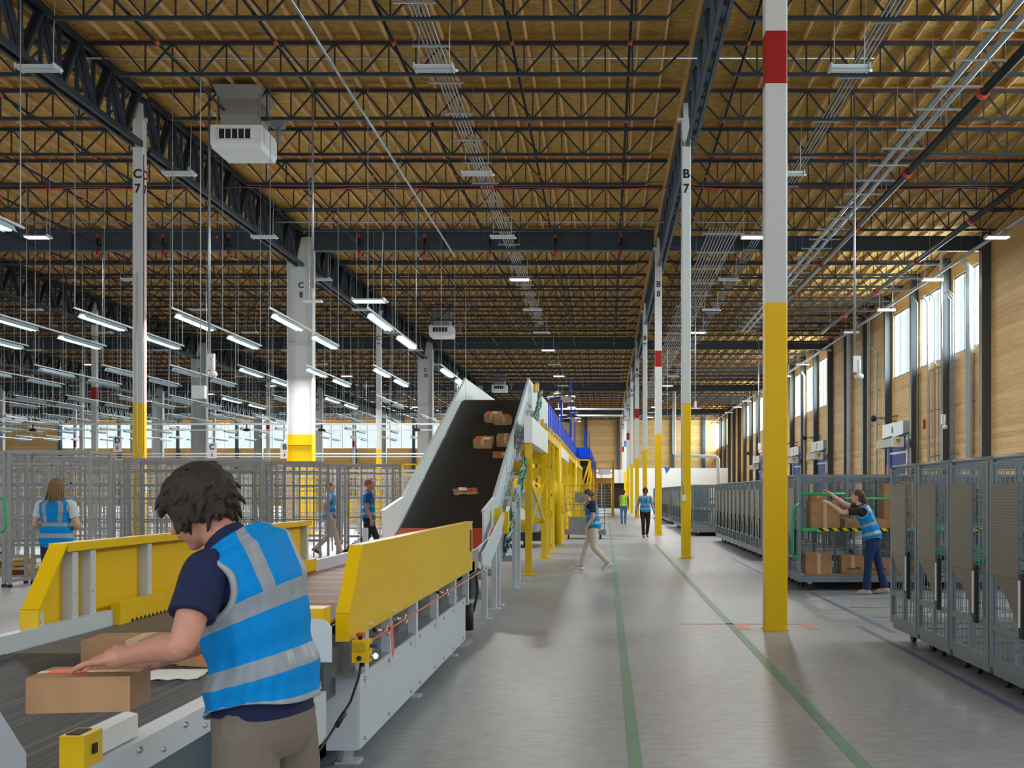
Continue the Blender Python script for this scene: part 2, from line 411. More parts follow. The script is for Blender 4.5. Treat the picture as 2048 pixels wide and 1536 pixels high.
# ---------------------------------------------------------------- free standing columns
def make_column(row, k):
    X = XR[row]; D = DK(k); even = k % 2 == 0
    wide = even and row != 'B'
    face = D
    pt = COLR if even == (row == 'B') else COLP
    if row == 'B' and k == 13: pt = COLB
    if row in 'CE': pt = COLP
    look = 'wide white H-section' if wide else ('white square' if pt is COLP else 'band-painted square')
    lab = '%s steel column with yellow base marked %s %d, in row %s' % (look.replace(',', ''), row, k, row)
    if k > 12 or row in 'EFG': lab = '%s steel column with yellow base, row %s, %s from the camera' % (look.replace(',', ''), row, ORD[k - 6])
    if row == 'B' and k == 6: lab = 'nearest thick yellow and white square column with a red band, beside the aisle'
    t = thing('building_column', lab, 'column', (X, D, 0), 'columns of row ' + row)
    m = MB()
    if wide:
        w = .48
        m.box((X - w, D, 0), (X - w + .035, D + .42, 10.9)).box((X + w - .035, D, 0), (X + w, D + .42, 10.9)).box((X - w + .035, D + .19, 0), (X + w - .035, D + .215, 11.0))
        m.prism([(X - w, D + .01, 10.1), (X + w, D + .01, 10.1), (X + w, D + .01, 11.2), (X + .1, D + .01, 11.2), (X - .15, D + .01, 11.0)], (0, .03, 0))
        for z in (3.4, 7.2): m.box((X - w + .035, D + .03, z), (X + w - .035, D + .19, z + .02))
    else:
        w = .127 if row != 'B' or even else .115
        r = .018
        pr = [(-w + r, 0), (w - r, 0), (w, r), (w, 2*w - r), (w - r, 2*w), (-w + r, 2*w), (-w, 2*w - r), (-w, r)]
        ztop = 10.75 if not (row == 'B' and k == 6) else 11.4
        m.rings([[(X + a, D + b, z) for a, b in pr] for z in (0, ztop)], smooth=False)
        m.box((X - .06, D + .1, ztop), (X + .06, D + .2, 11.2))
        m.box((X - .21, D + .06, 10.72), (X + .21, D + .1, 10.82))
    part('shaft', m, pt, t)
    e_ = .07 if (row, k) != ('B', 6) else .012
    b = MB().box((X - w - e_, D - e_, 0), (X + w + e_, D + 2*max(w, .13) * (1 if not wide else .5) + e_, .02))
    part('base_plate', b, YEL if not (row == 'B' and k == 6) else YEL, t)
    if row in 'BCD' and k > 6 and k < 16:
        l = MB(); s = str(k)
        yy = D - .003 if not wide else D + .186
        text(l, row, (X, yy, 9.42), .3); text(l, s, (X, yy, 9.06), .3, sx=.9)
        if not wide:
            text(l, row, (X + w + .003, D + w, 9.42), .3, right=(0, 1, 0)); text(l, s, (X + w + .003, D + w, 9.06), .3, right=(0, 1, 0))
        part('lettering', l, TEXT, t, 'black letter and number high on the column')
    if row == 'C' and k == 7:
        part('red_conduit', MB().tube([(X + w + .02, D + .02, 9.9), (X + w + .02, D + .02, 2.6), (X + w + .06, D - .03, 2.2), (X + w + .06, D - .03, 1.75)], .014), REDC, t)
        part('white_conduit', MB().tube([(X + .0, D - .02, 7.0), (X + .0, D - .02, 2.8), (X + .08, D - .02, 2.5), (X + .08, D - .02, 1.75)], .014), CORD, t)
        part('outlet_box', MB().box((X + .02, D - .07, 1.62), (X + .14, D, 1.78)), WHITE2, t); part('outlet_box', MB().box((X + w, D - .07, 1.6), (X + w + .1, D + .03, 1.76)), WHITE2, t)
    if row == 'B' and k == 7:
        part('white_conduit', MB().tube([(X - .1, D - .02, 10.5), (X - .1, D - .02, 1.9), (X - .05, D - .02, 1.75), (X - .05, D - .02, 1.55)], .012), CORD, t)
        part('control_box', MB().box((X - .1, D - .06, 1.4), (X - .02, D, 1.55)), WHITE2, t)
    return t
for row in 'BCDEF':
    for k in range(6, 15):
        X = XR[row]; D = DK(k)
        if X < -.551 * D - .8: continue
        make_column(row, k)

# ---------------------------------------------------------------- roof steel
def truss_mesh(L, along, z0, z1, n, ch, web, inset=0.0, vert=True, double=0):
    """open web member of length L from the origin along the axis"""
    m = MB(); A = Vector((1, 0, 0)) if along == 'x' else Vector((0, 1, 0)); B = Vector((0, 1, 0)) if along == 'x' else Vector((1, 0, 0)); Z = Vector((0, 0, 1))
    offs = (0,) if not double else (-double, double)
    for of in offs:
        m.beam(B*of + Z*z1, A*L + B*of + Z*z1, ch if not double else ch*.6, ch); m.beam(B*of + A*inset + Z*z0, A*(L-inset) + B*of + Z*z0, ch if not double else ch*.6, ch)
    p = (L - 2 * inset) / n
    for i in range(n):
        a = inset + i * p
        for of in ((0,) if not double else (-double*.5, double*.5)):
            m.beam(A*a + B*of + Z*z1 if True else 0, A*(a + p/2) + B*of + Z*z0, web); m.beam(A*(a + p/2) + B*of + Z*z0, A*(a + p) + B*of + Z*z1, web)
        if vert: m.beam(A*(a + p/2) + Z*z0, A*(a + p/2) + Z*z1, web*.8); 
        if vert and i: m.beam(A*a + Z*z0, A*a + Z*z1, web*.8)
    if inset: m.beam(Z*z1, A*inset + Z*z0, web); m.beam(A*L + Z*z1, A*(L-inset) + Z*z0, web)
    return m
rows = 'ABCDEFGH'
step = S / 5
for bi in range(7):
    r0, r1 = rows[bi + 1], rows[bi]; xa, xb = XR[r0], XR[r1]
    L = xb - xa - .3
    src = None
    for j in range(-2, 45):
        D = DK(7) + step * (j - 2)
        kk = (D - D6) / S + 6
        if abs(kk - round(kk)) < .02 and round(kk) % 2 == 0: continue
        if D > END - 1 or xb < -.551 * D - .5 or xa > .38 * D + .5: continue
        if src is None:
            me = truss_mesh(L, 'x', 10.78, 11.46, 10, .075, .038, .65).mesh('open_web', STEEL)
            nm = MB().box((0, -.05, 11.505), (L, .05, 11.55)).mesh('wood_nailer', NAIL); src = (me, nm)
        o = bpy.data.objects.new('roof_joist', None); COL.objects.link(o); o.location = (xa + .15, D, 0)
        gl = 'at row line %d' % round(kk) if abs(kk - round(kk)) < .02 else 'between column lines'
        tag(o, 'dark open-web steel roof joist between rows %s and %s, %s from the camera side' % (r0, r1, ORD[max(0, j + 2)]), 'roof joist', 'open-web roof joists between rows %s and %s' % (r0, r1))
        for nm_, d_ in (('steel_web', src[0]), ('wood_nailer', src[1])):
            c = bpy.data.objects.new(nm_, d_); COL.objects.link(c); c.parent = o
gsrc = truss_mesh(S - .5, 'y', 10.15, 11.42, 9, .12, .085, 0, True, .09).mesh('girder_truss', GIRD)
gsrc2 = truss_mesh(S - .5, 'y', 10.15, 11.42, 9, .14, .09, 0, True, .11).mesh('girder_truss', STEEL)
for row in 'BCDEFG':
    for k in range(6, 15):
        X = XR[row]; D = DK(k)
        if X < -.551 * (D + S) - .3: continue
        o = bpy.data.objects.new('girder_truss', gsrc if row == 'B' else gsrc2); COL.objects.link(o); o.location = (X + (.12 if row == 'B' else 0), D + .47, 0)
        tag(o, 'heavy slate steel girder truss along column row %s, %s span from the camera' % (row, ORD[k - 6]), 'girder', 'girder trusses along row ' + row)
for k in (8, 10, 12, 14):
    D = DK(k) + .25
    for bi in range(6):
        r0, r1 = rows[bi + 1], rows[bi]; xa, xb = XR[r0], XR[r1]
        if xb < -.551 * D: continue
        if bi == 0: m = MB().box((xa + .2, D - .1, 10.72), (xb, D + .1, 10.75)).box((xa + .2, D - .1, 11.25), (xb, D + .1, 11.28)).box((xa + .2, D - .01, 10.75), (xb, D + .01, 11.25))
        else:
            m = MB().box((xa + .2, D - .17, 10.72), (xb - .15, D + .17, 10.76)).box((xa + .2, D - .17, 11.46), (xb - .15, D + .17, 11.5)).box((xa + .2, D - .012, 10.76), (xb - .15, D + .012, 11.46))
            for q in range(1, 5):
                xx = xa + (xb - xa) * q / 5; m.box((xx - .008, D - .15, 10.76), (xx + .008, D + .15, 11.46))
        single('plate_girder', m, GIRD, 'solid blue grey plate girder spanning rows %s to %s at the %s wide column line' % (r0, r1, ORD[(k - 8) // 2]), 'girder', 'plate girders across the hall')
# sprinkler pipes, conduits and mains running down the hall
def run(name, X, Z, r, m, d0, d1, label, cat, couple=0, group=None, hang=True, off=0):
    t = thing(name, label, cat, (X, d0, Z), group)
    part('pipe', MB().tube([(X, d0, Z), (X, d1, Z)], r, 10), m, t)
    if couple:
        d = d0 + off; c = 0
        while d < d1 - 1 and c < 20:
            part('coupling', MB().tube([(X, d - .09, Z), (X, d + .09, Z)], r * 1.35, 12), REDC, t, 'red orange grooved coupling'); d += couple; c += 1
    if hang:
        h = MB(); d = d0 + 1.4
        while d < d1: h.beam((X, d, Z), (X, d, 11.5), .012); d += S / 5 * 2
        part('hanger_rods', h, GALV, t)
    return t
for i in range(13):
    X = 5.4 - 2.45 * i
    run('sprinkler_pipe', X, 10.93, .034, PIPE, max(18, -X / .551), END - 2, 'thin black sprinkler pipe running down the hall under the deck, %s from the right' % ORD[i], 'pipe', S / 3, 'black sprinkler branch pipes')
run('sprinkler_main', 8.3, 10.4, .1, PIPE, 14.0, 53.5, 'thick black sprinkler main with red couplings, left of the two near the right wall', 'pipe', 6.05, off=4.15)
run('sprinkler_main', 11.35, 10.05, .1, PIPE, 20.0, 58.0, 'thick black sprinkler main with red couplings, right of the two, nearest the wall', 'pipe', 6.05, off=2)
run('wall_conduit', 13.1, 10.25, .07, GALV, 22, END - 3, 'galvanized pipe running along the top of the right wall', 'pipe')
run('gas_pipe', -5.75, 10.6, .03, GALV, 18, 42, 'bright galvanized conduit running diagonally over the conveyor', 'conduit')
def trapeze(X, Z, nn, r, sp, w, d0, d1, dd, label):
    t = thing('conduit_rack', label, 'conduit rack', (X, d0, Z))
    for i in range(nn):
        xx = X + (i - (nn - 1) / 2) * sp; part('conduit', MB().tube([(xx, d0, Z + .05), (xx, d1, Z + .05)], r, 8), GALV, t)
    d = d0 + .5; c = 0
    while d < d1 and c < 60:
        part('trapeze_hanger', MB().box((X - w, d - .02, Z - .03), (X + w, d + .02, Z + .01)).beam((X - w + .03, d, Z), (X - w + .03, d, 11.5), .012).beam((X + w - .03, d, Z), (X + w - .03, d, 11.5), .012), GALV, t)
        d += dd; c += 1
trapeze(7.55, 10.35, 2, .065, .3, .55, 16, 60, 1.43, 'pair of bright conduits on ladder-like trapeze hangers at right')
trapeze(5.45, 10.75, 4, .016, .09, .3, 18, 90, 2.86, 'four thin conduits on trapeze hangers right of the middle column row')
trapeze(-3.57, 10.75, 5, .017, .08, .4, 18, 60, 2.0, 'five thin conduits on trapeze hangers over the conveyor aisle')
trapeze(3.9, 10.2, 10, .02, .11, .7, 36, 100, 2.86, 'wide rack of many parallel thin conduits right of the middle columns')
run('cable_wire', 3.0, 10.6, .008, mat('red_cable', (170, 40, 50), .5), 20, 21, 'short red cable near the roof', 'cable') if False else None
for zz, d, nm, c in ((10.73, 33.0, 'red', (190, 40, 60)), (10.7, 62.5, 'yellow', (220, 190, 30))):
    m = MB(); pts = [(-30 + i * 1.2, d, zz + .04 * math.sin(i * 1.7)) for i in range(38)]
    m.tube(pts, .016, 6); single('loose_cable', m, mat(nm + '_cable', c, .5), '%s cable strung across the roof joists' % nm, 'cable')
for d, z, lab in ((24.6, 11.32, 'nearer'), (38.4, 11.05, 'farther')):
    single('cross_conduit', MB().tube([(-26, d, z), (6, d, z)], .025, 8), GALV, 'thin galvanized conduit crossing the hall under the deck, the %s one' % lab, 'conduit')
for i in range(9):      # orange-red drops on the first plate girder
    X = .56 - 2.45 * i
    t = thing('sprinkler_drop', 'black sprinkler riser clamp with red fittings on the near plate girder, %s from the right' % ORD[i], 'pipe fitting', (X, 41.2, 10.4), 'sprinkler offsets at the near plate girder')
    part('riser', MB().tube([(X, 41.2, 11.3), (X, 41.2, 10.5), (X + .02, 41.9, 10.5)], .04, 8), PIPE, t)
    part('fitting', MB().tube([(X, 41.2, 10.62), (X, 41.2, 10.42)], .06, 8).tube([(X, 41.2, 11.3), (X, 41.2, 11.16)], .055, 8), REDC, t)
# ventilation units hanging under the roof
for i, (X, D) in enumerate(((-8.95, 26.6), (-8.8, 58.5), (-8.8, 90.5))):
    t = thing('ceiling_air_unit', ('large white boxy air handling unit hanging near column C 7', 'white air unit in the middle distance by the plate girder', 'small distant white air unit above the incline conveyor')[i], 'air unit', (X, D, 9.8), 'white ceiling air units')
    x0, x1 = X - .62, X + .62
    b = MB(); b.rings([[(x0, D, 10.05), (x0, D, 10.42), (x1, D, 10.42), (x1, D, 10.05)][::1]] * 1 + [], cap=False) if False else None
    b.rings([[(x0 + .04, D + .03, 9.93), (x1 - .04, D + .03, 9.93), (x1 - .04, D + 1.22, 9.93), (x0 + .04, D + 1.22, 9.93)], [(x0, D, 10.06), (x1, D, 10.06), (x1, D + 1.25, 10.06), (x0, D + 1.25, 10.06)],
             [(x0, D, 10.5), (x1, D, 10.5), (x1, D + 1.25, 10.5), (x0, D + 1.25, 10.5)]], smooth=False)
    part('housing', b, WHITE2, t)
    part('grille_opening', MB().box((x0 + .2, D - .012, 10.16), (x1 - .25, D + .02, 10.4)), BLACK, t)
    g = MB()
    for q in range(6): xx = x0 + .2 + .158 * q; g.box((xx - .012, D - .03, 10.14), (xx + .012, D, 10.42))
    g.box((x0 + .17, D - .03, 10.13), (x1 - .22, D - .012, 10.16)); g.box((x0 + .17, D - .03, 10.4), (x1 - .22, D - .012, 10.43))
    part('louvre', g, WHITE2, t)
    part('duct', MB().rings([[(X + a * s, D + .65 + b_ * s, z) for a, b_ in ((-1, -1), (1, -1), (1, 1), (-1, 1))] for z, s in ((10.5, .4), (10.8, .46), (11.2, .46), (11.5, .6))], smooth=False), mat('duct_metal', (150, 148, 142), .5, .3), t)
    part('side_control_box', MB().box((X + .85, D, 10.45), (X + 1.15, D + .2, 10.62)).tube([(X + 1, D + .1, 10.45), (X + 1, D + .1, 10.1)], .06), mat('control_grey', (110, 115, 120), .5), t)
    part('hanger', MB().beam((x0 + .1, D + .2, 10.5), (x0 + .1, D + .2, 11.5), .03).beam((x1 - .1, D + .2, 10.5), (x1 - .1, D + .2, 11.5), .03), GALV, t)
# high bay panels on cords
def highbay(lit):
    t = bpy.data.objects.new('high_bay_light', None); COL.objects.link(t)
    b = MB().box((-.36, -.15, .03), (.36, .15, .07)).box((-.39, -.17, .0), (-.36, .17, .1)).box((.36, -.17, 0), (.39, .17, .1)).box((-.36, -.015, -.01), (.36, .015, .03))
    part('housing', b, HOUS, t, local=True)
    part('lens', MB().box((-.35, -.14, .005), (.35, -.02, .03)).box((-.35, .02, .005), (.35, .14, .03)), LIT if lit else LENS, t, local=True)
    part('cord', MB().tube([(.3, 0, .1), (.3, 0, .6), (.34, 0, 1.71)], .011, 5).tube([(-.3, 0, .1), (-.3, 0, 1.71)], .005, 4), CORD, t, local=True)
    part('sensor', MB().ball((.42, .05, .02), (.05, .05, .03), 8), WHITE2, t, local=True)
    return t
hb = {}
rowsL = {-3.39: 'over the conveyor aisle', -11.2: 'along column row C', -18.6: 'between rows C and D', 4.8: 'right of column row B', 12.8: 'beside the right wall', -26.2: 'along column row D', -33.6: 'between rows D and E', -41.5: 'along column row E'}
LITK = {-3.39: (3, 6, 8, 10, 11, 12, 14, 15), -11.2: (9, 13), -18.6: (2, 8, 12), 4.8: (2, 5, 9, 12, 14), 12.8: (2, 3, 4), -26.2: (9,), -33.6: (7, 10), -41.5: (11,)}  # farthest lamps of the middle rows set glowing to brighten the end wall
for X, where in rowsL.items():
    q = 0
    for k in range(0, 16):
        D = 21.7 + 7.15 * k
        if X < -.551 * D or X > .385 * D: continue
        lit = k in LITK[X]
        lab = '%s rectangular high bay light hanging %s, %s from the camera' % ('glowing' if lit else 'unlit white', where, ORD[q]); q += 1
        if lit not in hb:
            hb[lit] = highbay(lit); o = hb[lit]; o.location = (X, D, 9.93)
        else: o = dup(hb[lit], (X, D, 9.93))
        tag(o, lab, 'high bay light', 'high bay lights ' + where)
        if lit: area('high_bay_glow', (X, D, 9.90), (0, 0, 0), .7, .28, (600 if -4 < X < 5 else 380) if X < 10 else 25, (1, .99, .95))
for X in (-3.39, 4.8):  # unseen lamps added above the view to brighten the near floor
    o = dup(hb[True], (X, 14.6, 9.93)); tag(o, 'added unseen glowing high bay light overhead %s, nearest the camera' % ('over the conveyor' if X < 0 else 'over the aisle'), 'high bay light')
    area('high_bay_glow', (X, 14.6, 9.9), (0, 0, 0), .7, .28, 60, (1, .99, .95))
# strip lights in strings of two, hung on long rods
def strip(lit):
    t = bpy.data.objects.new('strip_light', None); COL.objects.link(t)
    part('rail', MB().box((-.02, -.25, .13), (.02, 6.7, .17)), GALV, t, local=True)
    for q in range(2):
        y0 = .15 + q * 3.75
        h = MB().prism([(-.11, y0, -.02), (-.05, y0, .09), (.05, y0, .09), (.11, y0, -.02), (.045, y0, .05), (-.045, y0, .05)], (0, 2.4, 0))
        part('reflector', h, mat('strip_reflector', (176, 200, 214), .4), t, local=True)
        part('lens', MB().prism([(-.05, y0 + .05, .045), (.05, y0 + .05, .045), (.035, y0 + .05, -.01), (-.035, y0 + .05, -.01)], (0, 2.3, 0)), LIT if lit else LENS, t, local=True)
    for yy in (-.2, 3.3, 6.6): part('hanging_rod', MB().beam((0, yy, .17), (0, yy, 5.69), .014), GALV, t, local=True)
    return t
sl = {}
for g in range(6):
    D = 27.0 + 11.9 * g; q = 0
    for i in range(26):
        X = -5.8 - 2.38 * i
        if g == 0 and i in (): continue
        if X < -.551 * (D + 6) or D > 92: continue
        if -9 < X and g >= 2 : continue
        lit = (g == 0) or (g == 1 and i in (0, 1, 2, 3)) or (g == 2 and i in (3, 5))
        lab = '%s strip light string on rods, %s from the right, %s rank from the camera' % ('glowing' if lit else 'unlit', ORD[q], ORD[g]); q += 1
        if lit not in sl: sl[lit] = strip(lit); o = sl[lit]; o.location = (X, D, 5.95)
        else: o = dup(sl[lit], (X, D, 5.95))
        tag(o, lab, 'strip light', '%s rank of suspended strip lights' % ORD[g])
        if lit: area('strip_glow', (X, D + 3.2, 5.92), (0, 0, 0), .12, 6.2, 250, (1, .99, .95))
o = dup(sl[True], (-9.9, 12.0, 5.95)); tag(o, 'nearest glowing strip light string at the left edge of the picture', 'strip light')
o = dup(hb[True], (-5.75, 26.7, 6.22)); tag(o, 'short glowing light fixture set crosswise at the head of a strip light string', 'strip light')
# ================================================================ conveyors
def sideframe(m, X0, X1, pts, mi=0):   # outline in (D, Z), thickness X0..X1
    m.prism([(X0, d, z) for d, z in pts], (X1 - X0, 0, 0), mi); return m
# -- near section, where the worker stands
t = thing('belt_conveyor', 'near flat belt conveyor with slate belt and pale edge rail, before the front worker', 'conveyor', (-2.4, 4, 0))
part('belt', MB().box((-3.14, 1.6, .735), (-1.66, 5.72, .76)), BELTG, t, 'slate belt with fine lengthwise lines')
part('side_rail', MB().box((-3.19, 1.6, .70), (-3.13, 7.0, .855)), WHITE, t)
m = MB(); m.box((-1.66, 1.6, .70), (-1.60, 5.7, .765)).box((-1.60, 1.6, .655), (-1.57, 5.7, .765)); part('edge_rail', m, WHITE, t)
m = MB()
for d in (2.9, 3.3, 3.7, 4.1, 4.5, 4.9, 5.3): m.tube([(-1.585, d, .735), (-1.56, d, .735)], .011, 8); m.tube([(-1.585, d + .2, .69), (-1.56, d + .2, .69)], .008, 8)
part('bolts', m, CHROME, t)
part('side_panel', MB().box((-1.64, 1.6, .34), (-1.61, 5.7, .66)), mat('blue_grey_metal', (92, 112, 122), .3, .4), t, 'reflective blue grey side panel')
part('lower_panel', MB().box((-1.62, 4.6, .25), (-1.44, 5.66, .33)).box((-1.47, 4.7, .25), (-1.44, 5.66, .58)), WHITE, t)
for d in (2.2, 4.2, 5.5): part('leg', MB().box((-1.62, d, 0), (-1.54, d + .08, .36)).box((-1.66, d - .03, 0), (-1.5, d + .11, .015)), WHITE, t); part('leg', MB().box((-3.18, d, 0), (-3.1, d + .08, .72)), WHITE, t)
part('underframe', MB().box((-3.14, 1.6, .60), (-1.66, 5.7, .70)), GALV, t)
m = MB(); sideframe(m, -1.60, -1.56, [(1.5, .25), (1.5, 1.22), (2.66, 1.22), (2.96, .90), (2.96, .25)]); part('end_guard', m, WHITE, t, 'pale grey guard panel with slanted end')
m = MB(); sideframe(m, -1.5, -1.47, [(4.98, .25), (4.98, .55), (5.66, .55), (5.66, .25)])
m.prism([(-1.62, 5.45, .76), (-1.36, 5.45, .76), (-1.36, 5.45, .93), (-1.39, 5.45, .965), (-1.43, 5.45, .975), (-1.47, 5.45, .975), (-1.53, 5.45, .95), (-1.55, 5.45, .9)], (0, .012, 0)); part('rounded_bracket', m, WHITE, t)
part('edge_bracket', MB().prism([(-1.72, 3.46, .77), (-1.6, 3.46, .77), (-1.6, 3.46, .845), (-1.64, 3.46, .855), (-1.72, 3.46, .8)], (0, .3, 0)), WHITE2, t)
m = MB().box((-1.65, 3.32, .765), (-1.575, 3.44, .865)).box((-1.60, 3.32, .62), (-1.575, 3.44, .765)); b_ = part('sensor_box', m, YEL, t, 'small yellow box with black switch')
part('switch', MB().box((-1.574, 3.37, .80), (-1.568, 3.395, .83)), BLACK, b_); part('dark_sticker', MB().box((-1.64, 3.34, .865), (-1.6, 3.42, .868)), BLACK, b_)
b_ = part('sensor_box', MB().box((-1.64, 5.6, .84), (-1.44, 5.75, 1.01)), YEL, t, 'larger yellow box with a black and white sticker')
part('sticker', MB().box((-1.50, 5.595, .91), (-1.455, 5.6, .95)), BLACK, b_)
part('rod_end', MB().tube([(-1.50, 5.35, .70), (-1.42, 5.25, .735), (-1.39, 5.2, .76)], .012, 8).tube([(-1.42, 5.25, .735), (-1.39, 5.2, .76)], .02, 8), CHROME, t)
# -- middle section with yellow side guards
t = thing('guarded_conveyor', 'flat conveyor section between two tall yellow side guards', 'conveyor', (-2.4, 9, 0))
MID = t
part('plain_belt', MB().box((-3.12, 5.74, .735), (-1.72, 8.4, .76)), m_belt('grey_slat_belt', (88, 82, 76), (112, 104, 94), 14, .5, 1), t); part('belt', MB().box((-3.12, 8.41, .735), (-1.72, 13.2, .76)), BELTO, t, 'grey belt with orange cross stripes')
m = MB(); sideframe(m, -1.41, -1.385, [(5.93, .80), (5.93, .95), (6.25, 1.30), (11.4, 1.30), (11.4, .80)]); 
m.prism([(-1.385, 5.93, .80), (-1.385, 5.93, .95), (-1.385, 6.25, 1.30), (-1.46, 6.25, 1.30), (-1.46, 5.93, .95), (-1.46, 5.93, .80)][:3] + [(-1.46, 6.25, 1.30), (-1.46, 5.93, .95), (-1.46, 5.93, .80)], (0, .004, 0)) if False else None
m.box((-1.455, 5.915, .799), (-1.381, 5.929, .95)); m.beam((-1.418, 5.925, .95), (-1.418, 6.245, 1.3), .074, .012); m.box((-1.455, 6.245, 1.29), (-1.381, 11.405, 1.305)); m.box((-1.455, 11.395, .801), (-1.411, 11.403, 1.29))
gr = part('side_guard', m, YEL, t, 'right yellow guard panel')
part('label_strip', MB().box((-1.384, 11.2, 1.0), (-1.38, 11.3, 1.22)), BLACK, gr)
m = MB(); sideframe(m, -3.24, -3.22, [(6.1, .76), (6.1, .95), (6.42, 1.30), (11.75, 1.30), (11.75, .80), (7, .76)])
m.box((-3.242, 6.4, 1.29), (-3.15, 11.752, 1.305)); m.box((-3.15, 6.42, 1.255), (-3.14, 11.754, 1.306)); m.beam((-3.19, 6.096, .95), (-3.19, 6.416, 1.3), .1, .014); m.box((-3.242, 6.085, .758), (-3.14, 6.099, .95))
part('side_guard', m, YEL, t, 'left yellow guard panel with pale uprights')
for d in (6.15, 6.55, 6.78, 7.62, 9.0, 10.55, 11.65):
    z1 = 1.25 if d > 6.4 else .93
    part('guard_post', MB().box((-3.22, d - .035, .72), (-3.16, d + .035, z1)).tube([(-3.16, d, .88), (-3.155, d, .88)], .01, 8).tube([(-3.16, d, 1.0), (-3.155, d, 1.0)], .01, 8), WHITE, t)
m = MB(); m.box((-3.15, 7.0, .735), (-3.09, 11.75, .90))
for i in range(70): d = 7.15 + i * .065; m.prism([(-3.09, d, .76), (-3.09, d + .055, .76), (-3.09, d + .0275, .785)], (.003, 0, 0), 1)
part('toothed_skirt', m, [YEL, BLACK], t, 'low yellow skirt with a toothed lower edge')
part('end_skirt', MB().box((-3.15, 11.75, .74), (-3.09, 16.2, .88)), WHITE, t)
m = MB(); m.prism([(-1.72, 6.0, .77), (-1.48, 6.0, .90), (-1.48, 6.0, .915), (-1.74, 6.0, .785)], (0, 5.5, 0)); part('inner_skirt', m, mat('brown_yellow_skirt', (190, 140, 40), .3, .2), t)
part('recess_panel', MB().box((-1.56, 6.0, .45), (-1.54, 12.9, .80)), DARKP, t)
for d in (6.45, 7.18, 8.15, 9.15, 10.25, 11.2): part('frame_post', MB().box((-1.46, d - .045, .46), (-1.40, d + .045, .81)).tube([(-1.4, d, .83), (-1.37, d, .83)], .012, 8), WHITE, t)
m = MB()
for a, c in ((6.28, 8.0), (8.01, 9.2), (9.21, 11.0)): m.box((-1.42, a, .135), (-1.405, c, .555))
m.box((-1.62, 6.262, .135), (-1.41, 6.279, .555)).box((-1.6, 6.25, .135), (-1.42, 11, .15)); part('lower_panel', m, WHITE, t)
m = MB()
for d in (6.4, 7.1, 7.9, 8.3, 9.0, 9.5, 10.1, 10.8):
    m.tube([(-1.405, d, .52), (-1.395, d, .52)], .013, 6); m.tube([(-1.405, d, .175), (-1.395, d, .175)], .013, 6)
part('bolts', m, CHROME, t)
part('top_ledge', MB().box((-1.56, 6.2, .555), (-1.405, 11.3, .565)).box((-1.47, 6.0, .795), (-1.4, 11.4, .81)), GALV, t)
for d in (6.5, 8.6, 10.75): part('leg', MB().beam((-1.52, d, .14), (-1.55, d + .05, 0), .06).box((-1.6, d - .02, 0), (-1.46, d + .12, .012)), WHITE, t); part('leg', MB().box((-3.2, d, 0), (-3.12, d + .08, .72)), WHITE, t)
part('left_side_panel', MB().box((-3.22, 6.0, .15), (-3.2, 12.9, .74)), WHITE, t); part('underframe', MB().box((-3.12, 6.0, .6), (-1.56, 13, .72)), GALV, t)
m = MB(); m.tube([(-1.31, 6.15, .775), (-1.31, 12.1, .775)], .006, 6); ro = part('pull_cord', m, mat('orange_cord', (214, 120, 90), .5), t, 'thin orange emergency pull cord')
m = MB()
for d in (6.6, 7.2, 9.1, 11.9): m.tube([(-1.4, d, .775), (-1.33, d, .775)], .014, 8); m.tube([(-1.31, d + .03 * math.cos(a), .775 + .03 * math.sin(a)) for a in [i * math.pi / 5 for i in range(11)]], .007, 6)
part('cord_eyelet', m, CHROME, t)
part('red_tag', MB().prism([(-1.30, 6.62, .80), (-1.30, 6.68, .79), (-1.30, 6.74, .62), (-1.30, 6.68, .60), (-1.30, 6.66, .7)], (.004, 0, 0)), mat('salmon_tag', (240, 110, 100), .6), t)
for d, z in ((7.0, .7), (8.55, .68), (10.8, .66)): part('sticker', MB().box((-1.538, d, z - .05), (-1.534, d + .1, z + .06)).box((-1.534, d + .02, z), (-1.531, d + .08, z + .03), 1), [PAPER, BLACK], t)
e = thing('emergency_stop_box', 'yellow emergency stop box with red mushroom button, black lead and glowing white lamp', 'switch box', (-1.33, 6.0, .6))
part('box', MB().box((-1.375, 5.95, .68), (-1.285, 6.05, .80)), YEL, e)
part('cover_plate', MB().box((-1.365, 5.94, .745), (-1.305, 5.95, .79)), mat('dark_yellow_plate', (190, 160, 10), .4), e)
part('black_button', MB().tube([(-1.335, 5.95, .705), (-1.335, 5.935, .705)], .013, 12), BLACK, e)
part('mushroom_button', MB().tube([(-1.34, 6, .80), (-1.34, 6, .82)], .012, 10, 1).tube([(-1.34, 6, .82), (-1.34, 6, .826), (-1.34, 6, .836)], [.024, .026, .018], 14), [mat('button_red', (200, 40, 30), .35), BLACK], e)
part('lamp', MB().tube([(-1.285, 6, .71), (-1.265, 6, .71)], .015, 10, 1).ball((-1.258, 6, .71), .016), [mat('lamp_glow', (190, 255, 240), .3, emit=2.5), CHROME], e)
part('blue_knob', MB().tube([(-1.285, 6, .765), (-1.255, 6, .765), (-1.245, 6, .765)], [.012, .012, .02], 10), mat('blue_knob_plastic', (40, 70, 150), .4), e)
part('lead', MB().tube([(-1.33, 5.98, .68), (-1.34, 5.96, .6), (-1.37, 5.9, .48), (-1.42, 5.8, .38), (-1.43, 5.6, .33), (-1.43, 5.3, .29)], .007, 8).tube([(-1.33, 6, .68), (-1.33, 5.99, .655)], .014, 8).tube([(-1.39, 5.85, .43), (-1.42, 5.79, .37)], .014, 8), BLACK, e)
